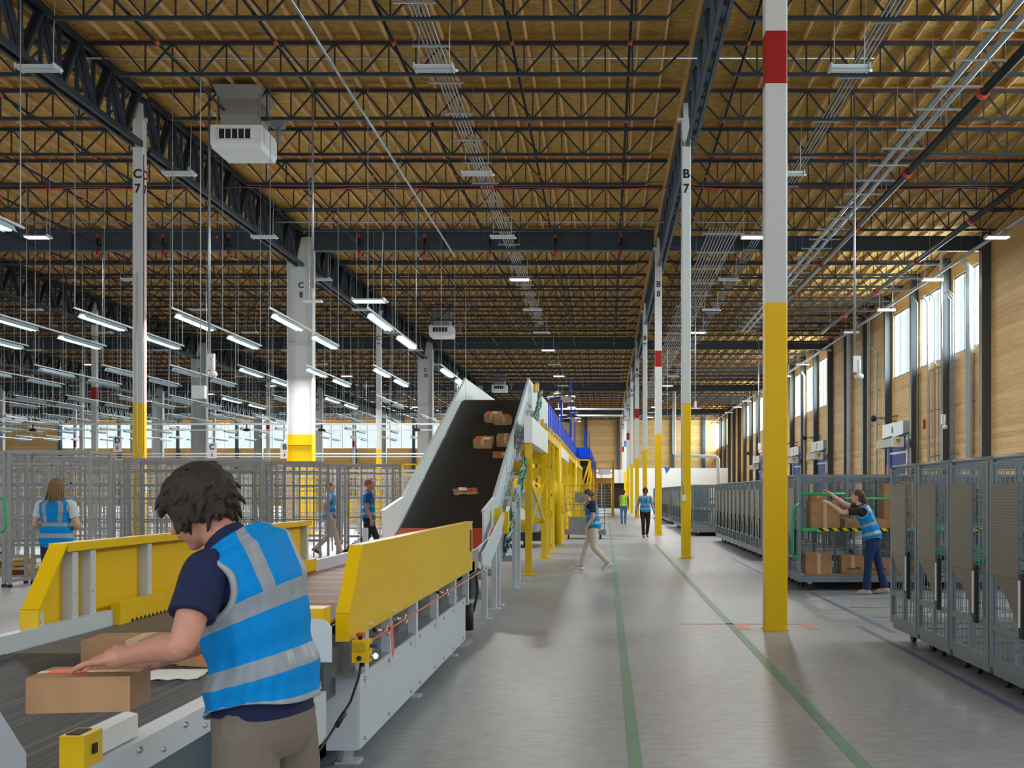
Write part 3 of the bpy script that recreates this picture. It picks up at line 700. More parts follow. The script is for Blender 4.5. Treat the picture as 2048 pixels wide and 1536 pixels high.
# -- the incline and its long level run
BS = .3485
def beltZ(d): return .75 if d < 16.3 else min(3.69, .75 + BS * (d - 16.3))
t = thing('incline_conveyor', 'steep black incline belt conveyor with pale grey side walls rising to the mezzanine', 'conveyor', (-2.5, 20, 0))
INC = t
m = MB(); m.prism([(-3.2, 17.15, beltZ(17.15)), (-3.2, 24.75, 3.69), (-3.2, 34, 3.69), (-3.2, 34, 3.62), (-3.2, 24.8, 3.62), (-3.2, 17.2, beltZ(17.2) - .06)], (1.4, 0, 0)); part('belt', m, BELT, t)
m = MB(); m.prism([(-3.2, 13.2, .76), (-3.2, 16.0, .76), (-3.2, 17.15, beltZ(17.15)), (-3.2, 17.2, beltZ(17.2) - .06), (-3.2, 16.1, .69), (-3.2, 13.2, .69)], (1.45, 0, 0)); part('lower_belt', m, ORANGE, t, 'red orange strip at the foot of the incline')
m = MB()
for i in range(5): d = 16.75 + i * .09; m.beam((-3.2, d, beltZ(d) + .006), (-1.78, d, beltZ(d) + .006), .03, .006)
part('belt_line', m, mat('salmon_line', (232, 130, 96), .5), t)
wall = [(16.0, .80), (16.0, 1.33), (17.56, 1.52), (25.4, 4.24), (33.7, 4.33), (33.7, 3.55), (26.2, 3.5), (17.9, .78)]
for X, nm in ((-1.79, 'right'), (-3.25, 'left')):
    m = MB(); sideframe(m, X - .012, X + .012, wall)
    m.beam((X, 17.56, 1.52), (X, 25.4, 4.24), .05, .03); m.beam((X, 16, 1.33), (X, 17.56, 1.52), .05, .03)
    for a in (19.6, 22.1): m.beam((X + .014, a, beltZ(a) + .3), (X + .014, a, beltZ(a) - .1), .02, .02)
    m.box((X - .02, 25.3, 3.7), (X + .02, 25.5, 4.2))
    part('side_wall', m, WHITE if nm == 'right' else WHITE2, t, nm + ' pale grey side wall')
m = MB()
for X in (-1.66, -3.36):
    m.prism([(X, 16.4, .62), (X, 26.6, 4.17 - .75), (X, 33.7, 3.42), (X, 33.7, 3.18), (X, 26.8, 3.18), (X, 16.5, .4)], (.05, 0, 0))
for i in range(9): d = 17 + i * 1.1; m.beam((-3.36, d, beltZ(d) - .25), (-1.64, d, beltZ(d) - .25), .06)
part('underframe', m, GALV, t)
# clutter of cables along the frame
rr = random.Random(3)
for q, c in enumerate(((30, 120, 80), (40, 60, 110), (150, 160, 165), (30, 34, 38), (60, 150, 100))):
    m = MB()
    for s_ in range(3):
        pts = []; oz = rr.uniform(-.1, .1)
        for i in range(40):
            d = 17.2 + i * .235; pts.append((-1.57 + rr.uniform(-.04, .05), d, .75 + BS * (d - 16.3) - .33 + oz + rr.uniform(-.06, .06)))
        m.tube(pts, .015, 5)
    part('cable_bundle', m, mat('cable_colour_%d' % q, c, .5), t)
m = MB()
for i in range(26):
    d = 17.5 + i * .34; m.box((-1.77, d, beltZ(d) - .1), (-1.74, d + .06, beltZ(d) - .02))
part('clips', m, CHROME, t)
part('motor_bracket', MB().box((-1.72, 16.9, 1.12), (-1.6, 17.05, 1.36)).box((-1.62, 17.4, .95), (-1.55, 17.6, 1.3)).box((-1.68, 26.0, 4.0), (-1.6, 26.3, 4.2)).box((-1.7, 25.6, 3.95), (-1.62, 25.8, 4.12)), YEL, t)
m = MB(); sideframe(m, -1.52, -1.5, [(13.35, .72), (13.35, .86), (13.7, .9), (15.9, 1.28), (16.0, 1.28), (15.9, 1.0), (14.2, .66)]); part('gusset_plate', m, WHITE, t)
m = MB(); sideframe(m, -1.56, -1.54, [(11.4, .68), (11.4, .92), (13.3, .92), (13.3, .68)]); part('end_box', m, mat('grey_end_box', (140, 138, 134), .4), t)
m = MB(); sideframe(m, -1.6, -1.57, [(11.4, .92), (13.6, .92), (16.0, 1.05), (17.0, 1.3), (17, 1.2), (16, .84), (13.5, .8), (11.4, .8)]); part('transition_frame', m, WHITE, t)
for d, z in ((13.9, .8), (15.1, .95), (15.6, 1.1), (18.4, 1.45), (19.3, 1.75)):
    for X in (-1.54, -3.42): part('leg', MB().box((X - .035, d, 0), (X + .035, d + .07, z)).box((X - .09, d - .04, 0), (X + .09, d + .11, .014)), WHITE, t)
m = MB()
for d, z in ((13.9, .25), (13.9, .5), (15.1, .45), (18.4, .45), (18.4, .9)): m.box((-3.42, d + .01, z), (-1.54, d + .05, z + .1))
part('cross_member', m, GALV, t)
m = MB().box((-1.8, 12.2, .42), (-1.5, 12.8, .66)).tube([(-1.45, 12.3, .68), (-1.42, 12.2, .5), (-1.45, 12, .3)], .015); m.tube([(-1.47, 11.7, .42), (-1.47, 11.7, .14)], .06, 12); part('drive_motor', m, BLACK, t)
# packages riding the incline
def belt_hit(x, y):
    D = 6.5382 / (BS + (y - VY) / F) if False else (CH - .75 + BS * 16.3) / (BS + (y - VY) / F); return P(x, y, D)
def carton(name, label, c, sz, rz=0, tilt=0, lab=None, tape=True, group=None, cat='box', smile=False, front=-1):
    """sz = (x, y, z); c = bottom centre"""
    t = thing(name, label, cat, c, group, rz); t.rotation_euler = (tilt, 0, rz)
    a, b, h = sz[0] / 2, sz[1] / 2, sz[2]
    part('carton', MB().box((-a, -b, 0), (a, b, h)), CARDB, t, local=True)
    if tape:
        w = min(.03, a * .2); part('tape', MB().box((-w, -b - .0015, h * .35 if h < .3 else 0), (w, b + .0015, h + .0015)) if True else 0, TAPE, t, local=True)
    if lab: part('label', MB().box((-a * .8, -b * .5, h), (-a * .15, b * .5, h + .003)).box((.0, -b * .6, h), (a * .7, b * .3, h + .002), 1), [OLAB, PAPER], t, local=True)
    if smile:
        m = MB(); pts = [(a * .7 * (i / 6 - .5) * 1.6, -b - .004, h * .35 - .05 * h * (1 - (i / 3 - 1) ** 2) * 1.6) for i in range(7)]
        m.tube(pts, .006, 6); m.beam(pts[-1], Vector(pts[-1]) + Vector((-.05, 0, .012)), .01); m.beam(pts[-1], Vector(pts[-1]) + Vector((.01, 0, -.045)), .01)
        part('printed_arrow', m, TEXT, t, 'curved dark arrow print', local=True)
    return t
sl_ = math.atan(BS)
for nm, lb, x, y, sz, rz, l in (('cardboard_box', 'brown box with orange label, upper left of the pair near the top of the incline', 988, 842, (.33, .26, .18), -.2, True),
                              ('cardboard_box', 'plain brown box, front right of the pair near the top of the incline', 1003, 847, (.36, .28, .17), .35, False),
                              ('cardboard_box', 'brown box with orange label alone in the middle of the incline belt', 969, 893, (.36, .28, .17), -.15, True),
                              ('cardboard_box', 'brown box half hidden by the right side wall of the incline', 1012, 890, (.34, .25, .2), 0, False)):
    c = belt_hit(x, y); carton(nm, lb, c, sz, rz, sl_, l)
c = belt_hit(1008, 897); c.y -= .45; c.z = beltZ(c.y)
carton('flat_parcel', 'flat parcel with red and white label beside the right wall of the incline', c, (.34, .3, .04), .1, sl_, True, False, cat='parcel')
c = belt_hit(931, 984)
t = thing('padded_mailer', 'crumpled brown paper mailer low on the incline belt', 'mailer', c); t.rotation_euler = (sl_, 0, .25)
m = MB(); n_ = 9; vs = []; 
for j in range(n_):
    for i in range(n_):
        u, v = i / (n_ - 1) - .5, j / (n_ - 1) - .5
        vs.append((u * .42, v * .30, .012 + .03 * (1 - 4 * u * u) * (1 - 4 * v * v) + .012 * math.sin(u * 11 + v * 7) + .06 * max(0, u - .3)))
fs = [(j * n_ + i, j * n_ + i + 1, (j + 1) * n_ + i + 1, (j + 1) * n_ + i) for j in range(n_ - 1) for i in range(n_ - 1)]
m.add(vs, fs, 0, True); me = part('envelope', m, CARDB, t, local=True); sm = me.modifiers.new('s', 'SOLIDIFY'); sm.thickness = .012
part('label', MB().box((-.12, -.08, .052), (.02, .08, .056), 1).box((.02, -.08, .05), (.11, .06, .054)), [OLAB, PAPER], t, local=True)

# ================================================================ yellow mezzanine with the level conveyor
t = thing('conveyor_mezzanine', 'long yellow steel mezzanine frame carrying a level conveyor away down the hall', 'mezzanine', (-2.5, 45, 0))
posts = [21.3, 26.6, 29.0, 31.3, 34.0, 38.0, 42.2, 47, 52, 57, 62, 67, 72, 77, 82]
for i, d in enumerate(posts):
    w = .065 if i not in (2, 3) else .035
    if i in (4, 8): w = .12
    for X in (-1.5, -3.1):
        m = MB(); z = (2.55 if X > -2 else 2.2) if i < 2 else 3.15
        if i in (4, 8): m.tube([(X, d, 0), (X, d, z)], w, 12)
        else: m.box((X - w, d - .02, 0), (X + w, d + .1, z))
        m.box((X - w - .1, d - .1, 0), (X + w + .1, d + .18, .018)); part('post', m, YEL, t)
m = MB(); bx = MB()
for i in range(len(posts)):
    d = posts[i]
    if i in (2, 3): continue
    z = 2.2 if i < 2 else 3.1
    m.box((-3.16, d, z - .2), (-1.44, d + .06, z)); m.beam((-3.1, d + .03, .9), (-1.55, d + .03, 2.1), .07); m.beam((-1.55, d + .03, .9), (-3.1, d + .03, 2.1), .07); m.box((-3.1, d, .85), (-1.5, d + .06, .95))
part('cross_bracing', m, YEL, t)
m = MB()
for a, c in zip(posts, posts[1:]):
    if c - a < 3: continue
    for X in (-1.5, -3.1):
        m.beam((X, a + .05, 1.9), (X, c + .05, .9), .06); m.beam((X, a + .05, .9), (X, c + .05, 1.9), .05)
part('longitudinal_bracing', m, YEL, t)
for X_, a_, c_, z_ in ((-1.58, 21.2, 26.9, 2.56), (-1.58, 34.2, 42, 2.75)): part('white_beam', MB().box((X_, a_, z_), (X_ + .16, c_, 3.07)), WHITE2, t)
part('yellow_beam', MB().box((-1.6, 27, 2.95), (-1.45, 92, 3.15)).box((-3.2, 27, 2.95), (-3.05, 92, 3.15)).box((-3.1, 26.62, 2.3), (-1.6, 26.7, 2.6)), YEL, t)
m = MB(); d = 27.2
while d < 66: m.box((-1.6, d, 3.15), (-1.54, d + .06, 3.42)); m.beam((-1.57, d, 3.15), (-1.57, d + .4, 3.42), .025); d += 1.6
m.box((-1.6, 34, 3.40), (-1.55, 66, 3.44)); part('bracket_row', m, YEL, t)
m = MB(); m.box((-1.76, 33.7, 3.3), (-1.70, 92, 3.56)).box((-3.32, 33.7, 3.3), (-3.26, 92, 3.56)); part('conveyor_rail', m, WHITE, t)
part('belt', MB().box((-3.2, 34, 3.6), (-1.8, 92, 3.69)), BELT, t)
m = MB()
for X in (-1.79, -3.26):
    m.box((X - .01, 33.72, 3.58), (X + .01, 67, 4.34)); d = 33.8
    while d < 67: m.box((X - .03, d, 3.58), (X + .03, d + .05, 4.34)); d += 1.2
    m.box((X - .03, 33.7, 4.32), (X + .03, 67, 4.36))
part('blue_guard', m, BLUEP, t, 'bright blue upper side guards')
m = MB().box((-1.8, 67, 3.75), (-.97, 67.05, 4.36)).box((-1.0, 67, 3.75), (-.97, 72, 4.36)).box((-1.8, 72, 3.7), (-.97, 72.05, 4.1))
m.prism([(-.98, 72, 4.36), (-.98, 92, 4.2), (-.98, 92, 2.9), (-.98, 74, 3.1), (-.98, 72, 3.75)], (.02, 0, 0))
for q in range(6): m.box((-1.0, 70 + q * 3.5, 3.3), (-.93, 70.08 + q * 3.5, 4.3))
part('blue_hopper', m, BLUEP, t, 'bright blue box section on top')
part('chute', MB().prism([(-1.7, 69, 3.6), (-1.0, 69, 3.6), (-1.0, 69, 2.4), (-1.35, 69, 2.2), (-1.7, 69, 2.7)], (0, 2, 0)), BLACK, t)
m = MB(); m.box((-1.75, 68.8, 3.6), (-.95, 71.5, 3.7)).beam((-1.7, 68.8, 1.4), (-1.0, 68.8, 3.6), .12).beam((-1.3, 68.8, 1.4), (-.98, 68.8, 3.4), .1).box((-1.03, 68.8, 0), (-.93, 68.9, 3.7)).box((-1.75, 71, 0), (-.95, 71.2, 2.6)).box((-1.03, 78, 0), (-.9, 78.1, 3.2)).box((-1.03, 84, 0), (-.9, 84.1, 3.2))
part('chute_frame', m, YEL, t)
m = MB()
for x, d, z in ((-1.65, 52, 7.0), (-1.7, 60, 6.2), (-1.3, 66, 5.4), (-1.25, 82, 6.0)): m.beam((x, d, 4.2), (x, d, z), .06)
part('blue_pole', m, BLUEP, t)
for i, (x, d, z) in enumerate(((-1.7, 42, 5.25), (-1.8, 55, 5.3))):
    tt = thing('convex_mirror', ('nearer', 'farther')[i] + ' shiny dome mirror on a blue arm above the blue guard', 'mirror', (x, d, z)); 
    part('dome', MB().ball((x, d, z), (.55, .5, .22), 14), CHROME, tt); part('arm', MB().beam((x, d, 4.3), (x, d, z - .1), .07).beam((x - .5, d, z), (x + .5, d, z), .04), BLUEP, tt)
# packages on the level run
for i in range(9):
    d = 36 + i * 3.1; carton('cardboard_box', 'brown box riding the level conveyor behind the blue guard, %s from the incline' % ORD[i], (-2.3 + .2 * (i % 3), d, 3.69), (.5, .5, .3), 0, 0, False, False, 'boxes on the level conveyor') if i < 0 else None
# stair tower
t = thing('stair_platform', 'yellow steel stair tower with railed platform by the end of the mezzanine', 'stairs', (-.1, 77, 0))
x0, x1 = -.75, .5
part('platform', MB().box((x0, 76, 2.3), (x1, 79, 2.62)), mat('ochre_yellow', (190, 140, 30), .45), t)
for x in (x0, x1):
    for d in (76, 79): part('post', MB().box((x - .06, d - .06, 0), (x + .06, d + .06, 3.75)), mat('ochre_yellow'), t)
m = MB()
for z in (2.95, 3.25, 3.7): m.box((x0, 75.98, z), (x1, 76.02, z + .05)).box((x0, 76, z), (x0 + .05, 79, z + .05)).box((x1 - .05, 76, z), (x1, 79, z + .05))
m.beam((x0, 76, 1.6), (x0 + .45, 76, 2.3), .07).beam((x1, 76, 1.6), (x1 - .45, 76, 2.3), .07); part('railing', m, mat('ochre_yellow'), t)
part('sign_panel', MB().box((x0 + .22, 75.93, 2.85), (x1 - .2, 75.96, 3.25)), WHITE2, t)
m = MB()
for i in range(11): m.box((x0 + .15, 73 + i * .27, .18 + i * .2), (x1 - .15, 73.27 + i * .27, .22 + i * .2))
part('treads', m, mat('ochre_yellow'), t); part('stringer', MB().beam((x0 + .12, 72.9, 0), (x0 + .12, 76, 2.4), .06, .25).beam((x1 - .12, 72.9, 0), (x1 - .12, 76, 2.4), .06, .25), YEL, t)
# grey machine seen between the yellow posts
t = thing('sorting_machine', 'grey machine on black wheels glimpsed between the yellow mezzanine posts', 'machine', (-3.4, 33, 0))
part('body', MB().box((-4.9, 32, .45), (-2.0, 34, 1.6)).box((-4.6, 31.9, 1.6), (-2.4, 33.8, 1.75)), mat('machine_grey', (150, 152, 150), .45), t)
part('chassis', MB().box((-5, 31.9, .2), (-1.9, 34.2, .45)), BLACK, t)
m = MB()
for q in range(5): m.box((-4.7 + q * .55, 31.96, .75 + .2 * (q % 2)), (-4.4 + q * .55, 32, 1.2))
part('panel', m, PAPER, t)
for x in (-4.6, -2.3): part('wheel', MB().tube([(x - .1, 32.2, .25), (x + .1, 32.2, .25)], .25, 16), BLACK, t)

# ================================================================ cage carts at right
def make_cart(open_front=False, shelf=True, simple=False):
    t = bpy.data.objects.new('cage_cart', None); COL.objects.link(t)
    L, W, H = .99, .47, 1.9
    p = lambda nm, m, mt, lb=None: part(nm, m, mt, t, lb, local=True)
    p('base', MB().box((-L, -W, .14), (L, W, .24)).box((-L, -W, .24), (L, W, .25), 1), [CART, mat('deck_grey', (110, 112, 112), .5)])
    for sx in (-1, 1):
        for sy in (-1, 1): p('corner_post', MB().box((sx*L-.022, sy*W-.03, .2), (sx*L+.022, sy*W+.03, H - .03)), CART)
    m = MB(); r = .02
    for sy in (-1, 1): m.beam((-L, sy*W, H - .02), (L, sy*W, H - .02), .035)
    for sx in (-1, 1): m.tube([(sx*L, -W, H - .07), (sx*L, -W + .04, H - .02), (sx*L, W - .04, H - .02), (sx*L, W, H - .07)], .02, 6)
    p('top_rail', m, CART)
    # aisle end: wires, mid post, rails
    for sx in (-1, 1):
        m = MB().grid((sx*L, -W + .04, .26), (0, 2*W - .08, 0), (0, 0, H - .34), 9, 12, .0075); m.box((sx*L-.015, -.03, .2), (sx*L+.015, .01, .95)).box((sx*L-.02, -W, .50), (sx*L+.02, W, .55)).box((sx*L-.02, -W, .2), (sx*L+.02, W, .28))
        p('end_mesh', m, CART)
    m = MB().grid((-L, W, .3), (2*L, 0, 0), (0, 0, H - .36), 11, 7, .007); m.box((-L, W-.015, 1.0), (L, W+.015, 1.04)); m.box((-.02, W-.02, .2), (.02, W+.02, H)); p('side_mesh', m, CART)
    if not open_front:
        m = MB().grid((-L, -W, .3), (2*L, 0, 0), (0, 0, H - .36), 7, 4, .007); m.box((-L, -W-.015, 1.0), (L, -W+.015, 1.04)); p('side_mesh', m, CART)
    p('end_plate', MB().box((-L-.03, -.13, .95), (-L-.018, W - .02, 1.68)), PLATE, 'louvred grey plate')
    m = MB().prism([(-L-.035, W - .02, .95), (-L-.035, -.13, .95), (-L-.035, -.2, .98), (-L-.035, -.24, .58), (-L-.035, -.13, .62), (-L - .035, .1, .8)], (.012, 0, 0)); p('deflector', m, mat('deflector_grey', (106, 100, 92), .45, .3))
    tg = p('tag_holder', MB().box((-L-.05, -.27, .52), (-L-.02, -.2, 1.0)), BLACK)
    part('tag', MB().box((-L-.056, -.235, .6), (-L-.05, -.205, .95)), PAPER, tg, local=True)
    for sx in (-.8, .8):
        for sy in (-.35, .35): p('caster', MB().tube([(sx - .02, sy, .06), (sx + .02, sy, .06)], .06, 10).box((sx - .03, sy - .03, .1), (sx + .03, sy + .03, .14), 1), [BLACK, GALV])
    if shelf:
        m = MB().beam((-L + .05, -W + .02, 1.0), (L - .05, -W + .02, 1.0), .045).beam((-L + .05, W - .04, 1.0), (L - .05, W - .04, 1.0), .045)
        for q in range(12): xx = -L + .1 + q * .163; m.beam((xx, -W + .02, 1.0), (xx, W - .04, 1.0), .012)
        sh = p('shelf', m, GREEN, 'green tube shelf'); part('hazard_strip', MB().box((-L + .3, -W - .012, .975), (L - .5, -W - .006, 1.025)), HAZ, sh, local=True)
    return t
CA = make_cart(); CA.location = (4.1, 11.45, 0); tag(CA, 'grey wire cage cart at the far end of the near right row', 'cage cart', 'near right row of cage carts')
for i, lb in ((1, 'grey wire cage cart, second from the far end of the near right row'), (2, 'grey wire cage cart, third from the far end of the near right row'), (3, 'grey wire cage cart cut by the right edge of the picture')):
    dup(CA, (4.1, 11.45 - 1.03 * i, 0), lb, 'near right row of cage carts')
CO = make_cart(True); CO.location = (4.15, 18.45, 0); tag(CO, 'open-fronted cage cart with green shelf being loaded by the woman', 'cage cart', 'cage carts of the loading bay')
for i, X in enumerate((6.25, 8.35)): dup(CO, (X, 18.45, 0), ('open-fronted cage cart just right of the one being loaded', 'open-fronted cage cart seen through the near right row')[i], 'cage carts of the loading bay')
n = 0
for X in (4.15, 6.25, 8.35):
    for i in range(1, 4):
        dup(CA, (X, 18.45 + 1.02 * i, 0), 'closed grey cage cart parked behind the loading carts, %s in from the aisle, %s back' % (ORD[int((X - 4) / 2)], ORD[i - 1]), 'carts behind the loading carts')
n = 0
for d0, d1, X, g in ((26.2, 36.5, 4.65, 'first'), (41.0, 52, 4.2, 'second'), (56, 74, 4.2, 'third')):
    d = d0; n = 0
    while d < d1:
        dup(CA, (X, d, 0), 'grey cage cart in the %s far block along the aisle, %s from its near end' % (g, ORD[n]), 'far %s block of cage carts' % g); d += .98; n += 1
for X in (6.8, 8.9):
    for i in range(3): dup(CA, (X, 26.2 + i * .98, 0), 'grey cage cart on the wall side of the first far block, %s back, %s over' % (ORD[i], 'nearer' if X < 8 else 'farther'), 'inner far cage carts')
# green handle on the loaded cart
single('green_handle', MB().tube([(3.13, 17.9, 1.42), (3.05, 17.85, 1.38), (3.03, 17.85, 1.3), (3.03, 17.85, .62), (3.05, 17.87, .56), (3.13, 17.9, .55)], .022, 8).tube([(3.2, 17.96, 1.58), (3.9, 17.96, 1.58), (3.9, 17.96, 1.5), (5.05, 17.96, 1.5), (5.05, 17.96, 1.6)], .022, 8), GREEN, 'green bent tube rail on the cart being loaded', 'rail')
bd = 18.15
for lb, x0, x1, y0, y1, D, sm in (('brown box standing on the bottom deck of the loaded cart, far left', 1611, 1664, 1107, 1167, 18.2, False),
                              ('brown box on the bottom deck behind the woman\'s legs', 1683, 1728, 1112, 1167, 18.3, True),
                              ('brown box on the bottom deck to the right of the woman\'s legs', 1734, 1780, 1116, 1168, 18.25, True),
                              ('large brown box on the green shelf in front of the woman\'s hands', 1621, 1679, 1002, 1060, 18.2, False),
                              ('small brown box on top of the large one, between the woman\'s hands', 1623, 1650, 987, 1001.5, 18.2, False),
                              ('long low brown box on the green shelf behind the woman', 1690, 1782, 1037, 1062, 18.35, False),
                              ('tall brown box on the green shelf at the right end of the loaded cart', 1768, 1802, 967, 1036, 18.4, False),
                              ('big brown box with arrow print on the shelf of the next cart', 1804, 1846, 963, 1062, 18.4, True),
                              ('brown box with arrow print on the bottom deck of the next cart', 1788, 1840, 1118, 1170, 18.3, True)):
    a = P(x0, y1, D); b = P(x1, y0, D); w = b.x - a.x; h = b.z - a.z
    zb = .252 if y1 > 1150 else (1.012 if y1 > 1050 else a.z)
    if '  ' in lb: pass
    carton('cardboard_box', lb, ((a.x + b.x) / 2, D + .17, zb), (w, .36, b.z - zb), 0, 0, False, True, 'boxes being loaded on carts', smile=sm)
# cart behind the walking woman
t = thing('wire_trolley', 'grey wire trolley with a grey tote parked behind the walking woman', 'trolley', (-.75, 38.4, 0))
part('base', MB().box((-1.5, 38, .15), (0, 39, .3)), CART, t)
part('cage', MB().grid((-1.45, 38.9, .3), (1.4, 0, 0), (0, 0, 1.55), 6, 8, .02).grid((-1.45, 38.05, .3), (0, .85, 0), (0, 0, 1.55), 4, 8, .02).grid((-.05, 38.05, .3), (0, .85, 0), (0, 0, 1.55), 5, 10, .03), CART, t)
part('tote', MB().box((-1.3, 38.1, .3), (-.6, 38.8, .75)).box((-1.1, 38.85, 1.25), (-.75, 38.88, 1.6)), mat('tote_grey', (120, 124, 128), .5), t)
part('reflector', MB().box((-1.35, 37.99, .2), (-1.2, 38, .24)), REDC, t)
for x in (-1.3, -.2): part('wheel', MB().tube([(x - .03, 38.2, .075), (x + .03, 38.2, .075)], .075, 10), BLACK, t)

# ================================================================ tall rack frames at left
def make_rack(w, dpt, h, nv):
    t = bpy.data.objects.new('cage_rack', None); COL.objects.link(t)
    p = lambda nm, m, mt=CARTL, lb=None: part(nm, m, mt, t, lb, local=True)
    for x in (-w/2, w/2):
        for y in (-dpt/2, dpt/2): p('upright', MB().box((x-.025, y-.025, .04), (x+.025, y+.025, h)).box((x - .03, y - .03, 0), (x + .03, y + .03, .05), 1), [CARTL, BLACK])
    m = MB()
    for y in (-dpt/2, dpt/2):
        m.box((-w/2, y-.02, h-.06), (w/2, y+.02, h)); m.box((-w/2, y - .015, h-.25), (w/2, y+.015, h-.22))
    for x in (-w/2, w/2): m.box((x-.02, -dpt/2, h-.06), (x+.02, dpt/2, h)); p('foot_rail', MB().box((x-.02, -dpt/2, .08), (x+.02, dpt/2, .12)))
    p('top_frame', m)
    m = MB().grid((-w/2, dpt/2, .5), (w, 0, 0), (0, 0, h - .6), nv, 7, .010); m.box((-w/2, dpt/2-.02, .45), (w/2, dpt/2+.02, .5))
    for q in range(1, 4): m.box((-w/2 + w*q/4 - .015, dpt/2-.015, .08), (-w/2 + w*q/4 + .015, dpt/2 + .015, h))
    for z in (.95, 1.45, 1.75): m.box((-w/2, dpt/2-.015, z), (w/2, dpt/2+.015, z + .035))
    p('back_mesh', m)
    for x in (-w/2, w/2):
        m = MB().grid((x, -dpt/2, .5), (0, dpt, 0), (0, 0, h - .6), 4, 6, .011); p('side_mesh', m)
    return t
RK = make_rack(1.35, .75, 2.32, 9); first = True
rk = random.Random(5)
rowsK = [(18.9, -12.4, -9.4), (23.2, -15, -7.9), (25.6, -15.5, -7.2), (28.2, -16.6, -6.0), (34.5, -19.6, -6.0), (43.0, -24.5, -7.2)]
for ri, (D, xa, xb) in enumerate(rowsK):
    X = xb; n = 0
    while X > xa:
        lb = 'tall empty grey cage rack at left, %s row back, %s from the conveyor' % (ORD[ri], ORD[n])
        dd = D + rk.uniform(-.25, .25); 
        if abs(X + 11.5) < .95 and 26.1 < dd < 28: dd = 25.0 + 3.6
        if first: RK.location = (X, dd, 0); tag(RK, lb, 'cage rack', 'cage racks of the left storage area'); first = False
        else: dup(RK, (X, dd, 0), lb, 'cage racks of the left storage area', rk.uniform(-.05, .05))
        X -= 1.5; n += 1
# green bent handle at the left edge
single('green_handle', MB().tube([(-8.35, 15.1, 1.52), (-8.28, 15.1, 1.52), (-8.24, 15.1, 1.46), (-8.24, 15.1, 1.12), (-8.28, 15.1, 1.06), (-8.5, 15.1, 1.06), (-8.5, 15.1, 0)], .02, 8), GREEN, 'green bent tube handle at the left edge of the picture', 'handle')
# pallets
for i, (x, d, z) in enumerate(((-11.6, 21.6, 0), (-10.7, 23.0, 0), (-12.1, 21.8, .15))):
    t = thing('wooden_pallet', ('pale wooden pallet on the floor behind the left racks', 'pale wooden pallet lying farther back near the woman at left', 'pallet stacked on top at the far left')[i], 'pallet', (x, d, z))
    m = MB()
    for q in range(7): m.box((x - .6, d - .5 + q * .148, z + .12), (x + .6, d - .39 + q * .148, z + .14))
    part('top_boards', m, PALW, t); m = MB()
    for a in (-.55, -.05, .45): m.box((x + a, d - .5, z + .02), (x + a + .1, d + .5, z + .12))
    part('stringers', m, PALW, t); m = MB()
    for a in (-.5, -.05, .4): m.box((x - .6, d + a, z), (x + .6, d + a + .1, z + .02))
    part('bottom_boards', m, PALW, t)
# white pipes crossing the hall and hanging signs
for i, (z, r) in enumerate(((4.72, .045), (4.45, .025), (3.37, .035), (3.24, .025))):
    single('suspended_rail', MB().tube([(-38, 50, z), (-6.5, 50, z)], r, 8), WHITE2, 'white horizontal rail suspended across the left half of the hall, %s from the top' % ORD[i], 'rail', 'white rails crossing the hall')
for i, X in enumerate((-26, -21.2, -16.3, -12.9, -8.6)):
    single('camera_pod', MB().ball((X, 49.9, 4.45), (.18, .12, .07), 8).tube([(X, 49.9, 4.7), (X, 49.9, 4.45)], .03), BLACK, 'small black device on the suspended white rail, %s from the left' % ORD[i], 'device', 'devices on the white rails')
for lb, X, s in (('white hanging sign with letter D and a red arrow', -22.2, 'D'), ('white hanging sign with letter C, left of the wide column', -17.9, 'C'), ('white hanging sign with letter B above the racks', -14.6, 'B')):
    z = 3.4 + (.35 if s == 'D' else .05)
    t = thing('hanging_sign', lb, 'sign', (X, 50.0, z)); part('panel', MB().box((X - .2, 49.98, z - .3), (X + .2, 50.0, z + .42)), WHITE2, t)
    m = MB(); text(m, s, (X, 49.97, z + .22), .34, mi=0); m.prism([(X - .06, 49.975, z - .1), (X, 49.975, z - .24), (X + .06, 49.975, z - .1)], (0, -.004, 0), 1); m.box((X - .02, 49.97, z - .1), (X + .02, 49.975, z), 1); part('letter', m, [TEXT, REDC], t)
    part('hanger', MB().beam((X, 49.99, z + .42), (X, 49.99, 4.72), .02), GALV, t)
# yellow gate loops far behind the racks
for i in range(7):
    X = -14.2 + i * 1.55; m = MB()
    for dx in (0, .75): m.tube([(X + dx, 60, 1.2), (X + dx, 60, 3.1)], .04)
    m.tube([(X, 60, 3.05), (X + .08, 60, 3.15), (X + .67, 60, 3.15), (X + .75, 60, 3.05)], .04); m.tube([(X, 60, 2.6), (X + .75, 60, 2.6)], .03); m.box((X - .1, 59.9, 0), (X + .85, 60.1, 1.25))
    single('yellow_gate', m, YEL, 'yellow loop-topped guard gate behind the left racks, %s from the left' % ORD[i], 'gate', 'yellow guard gates behind the racks')
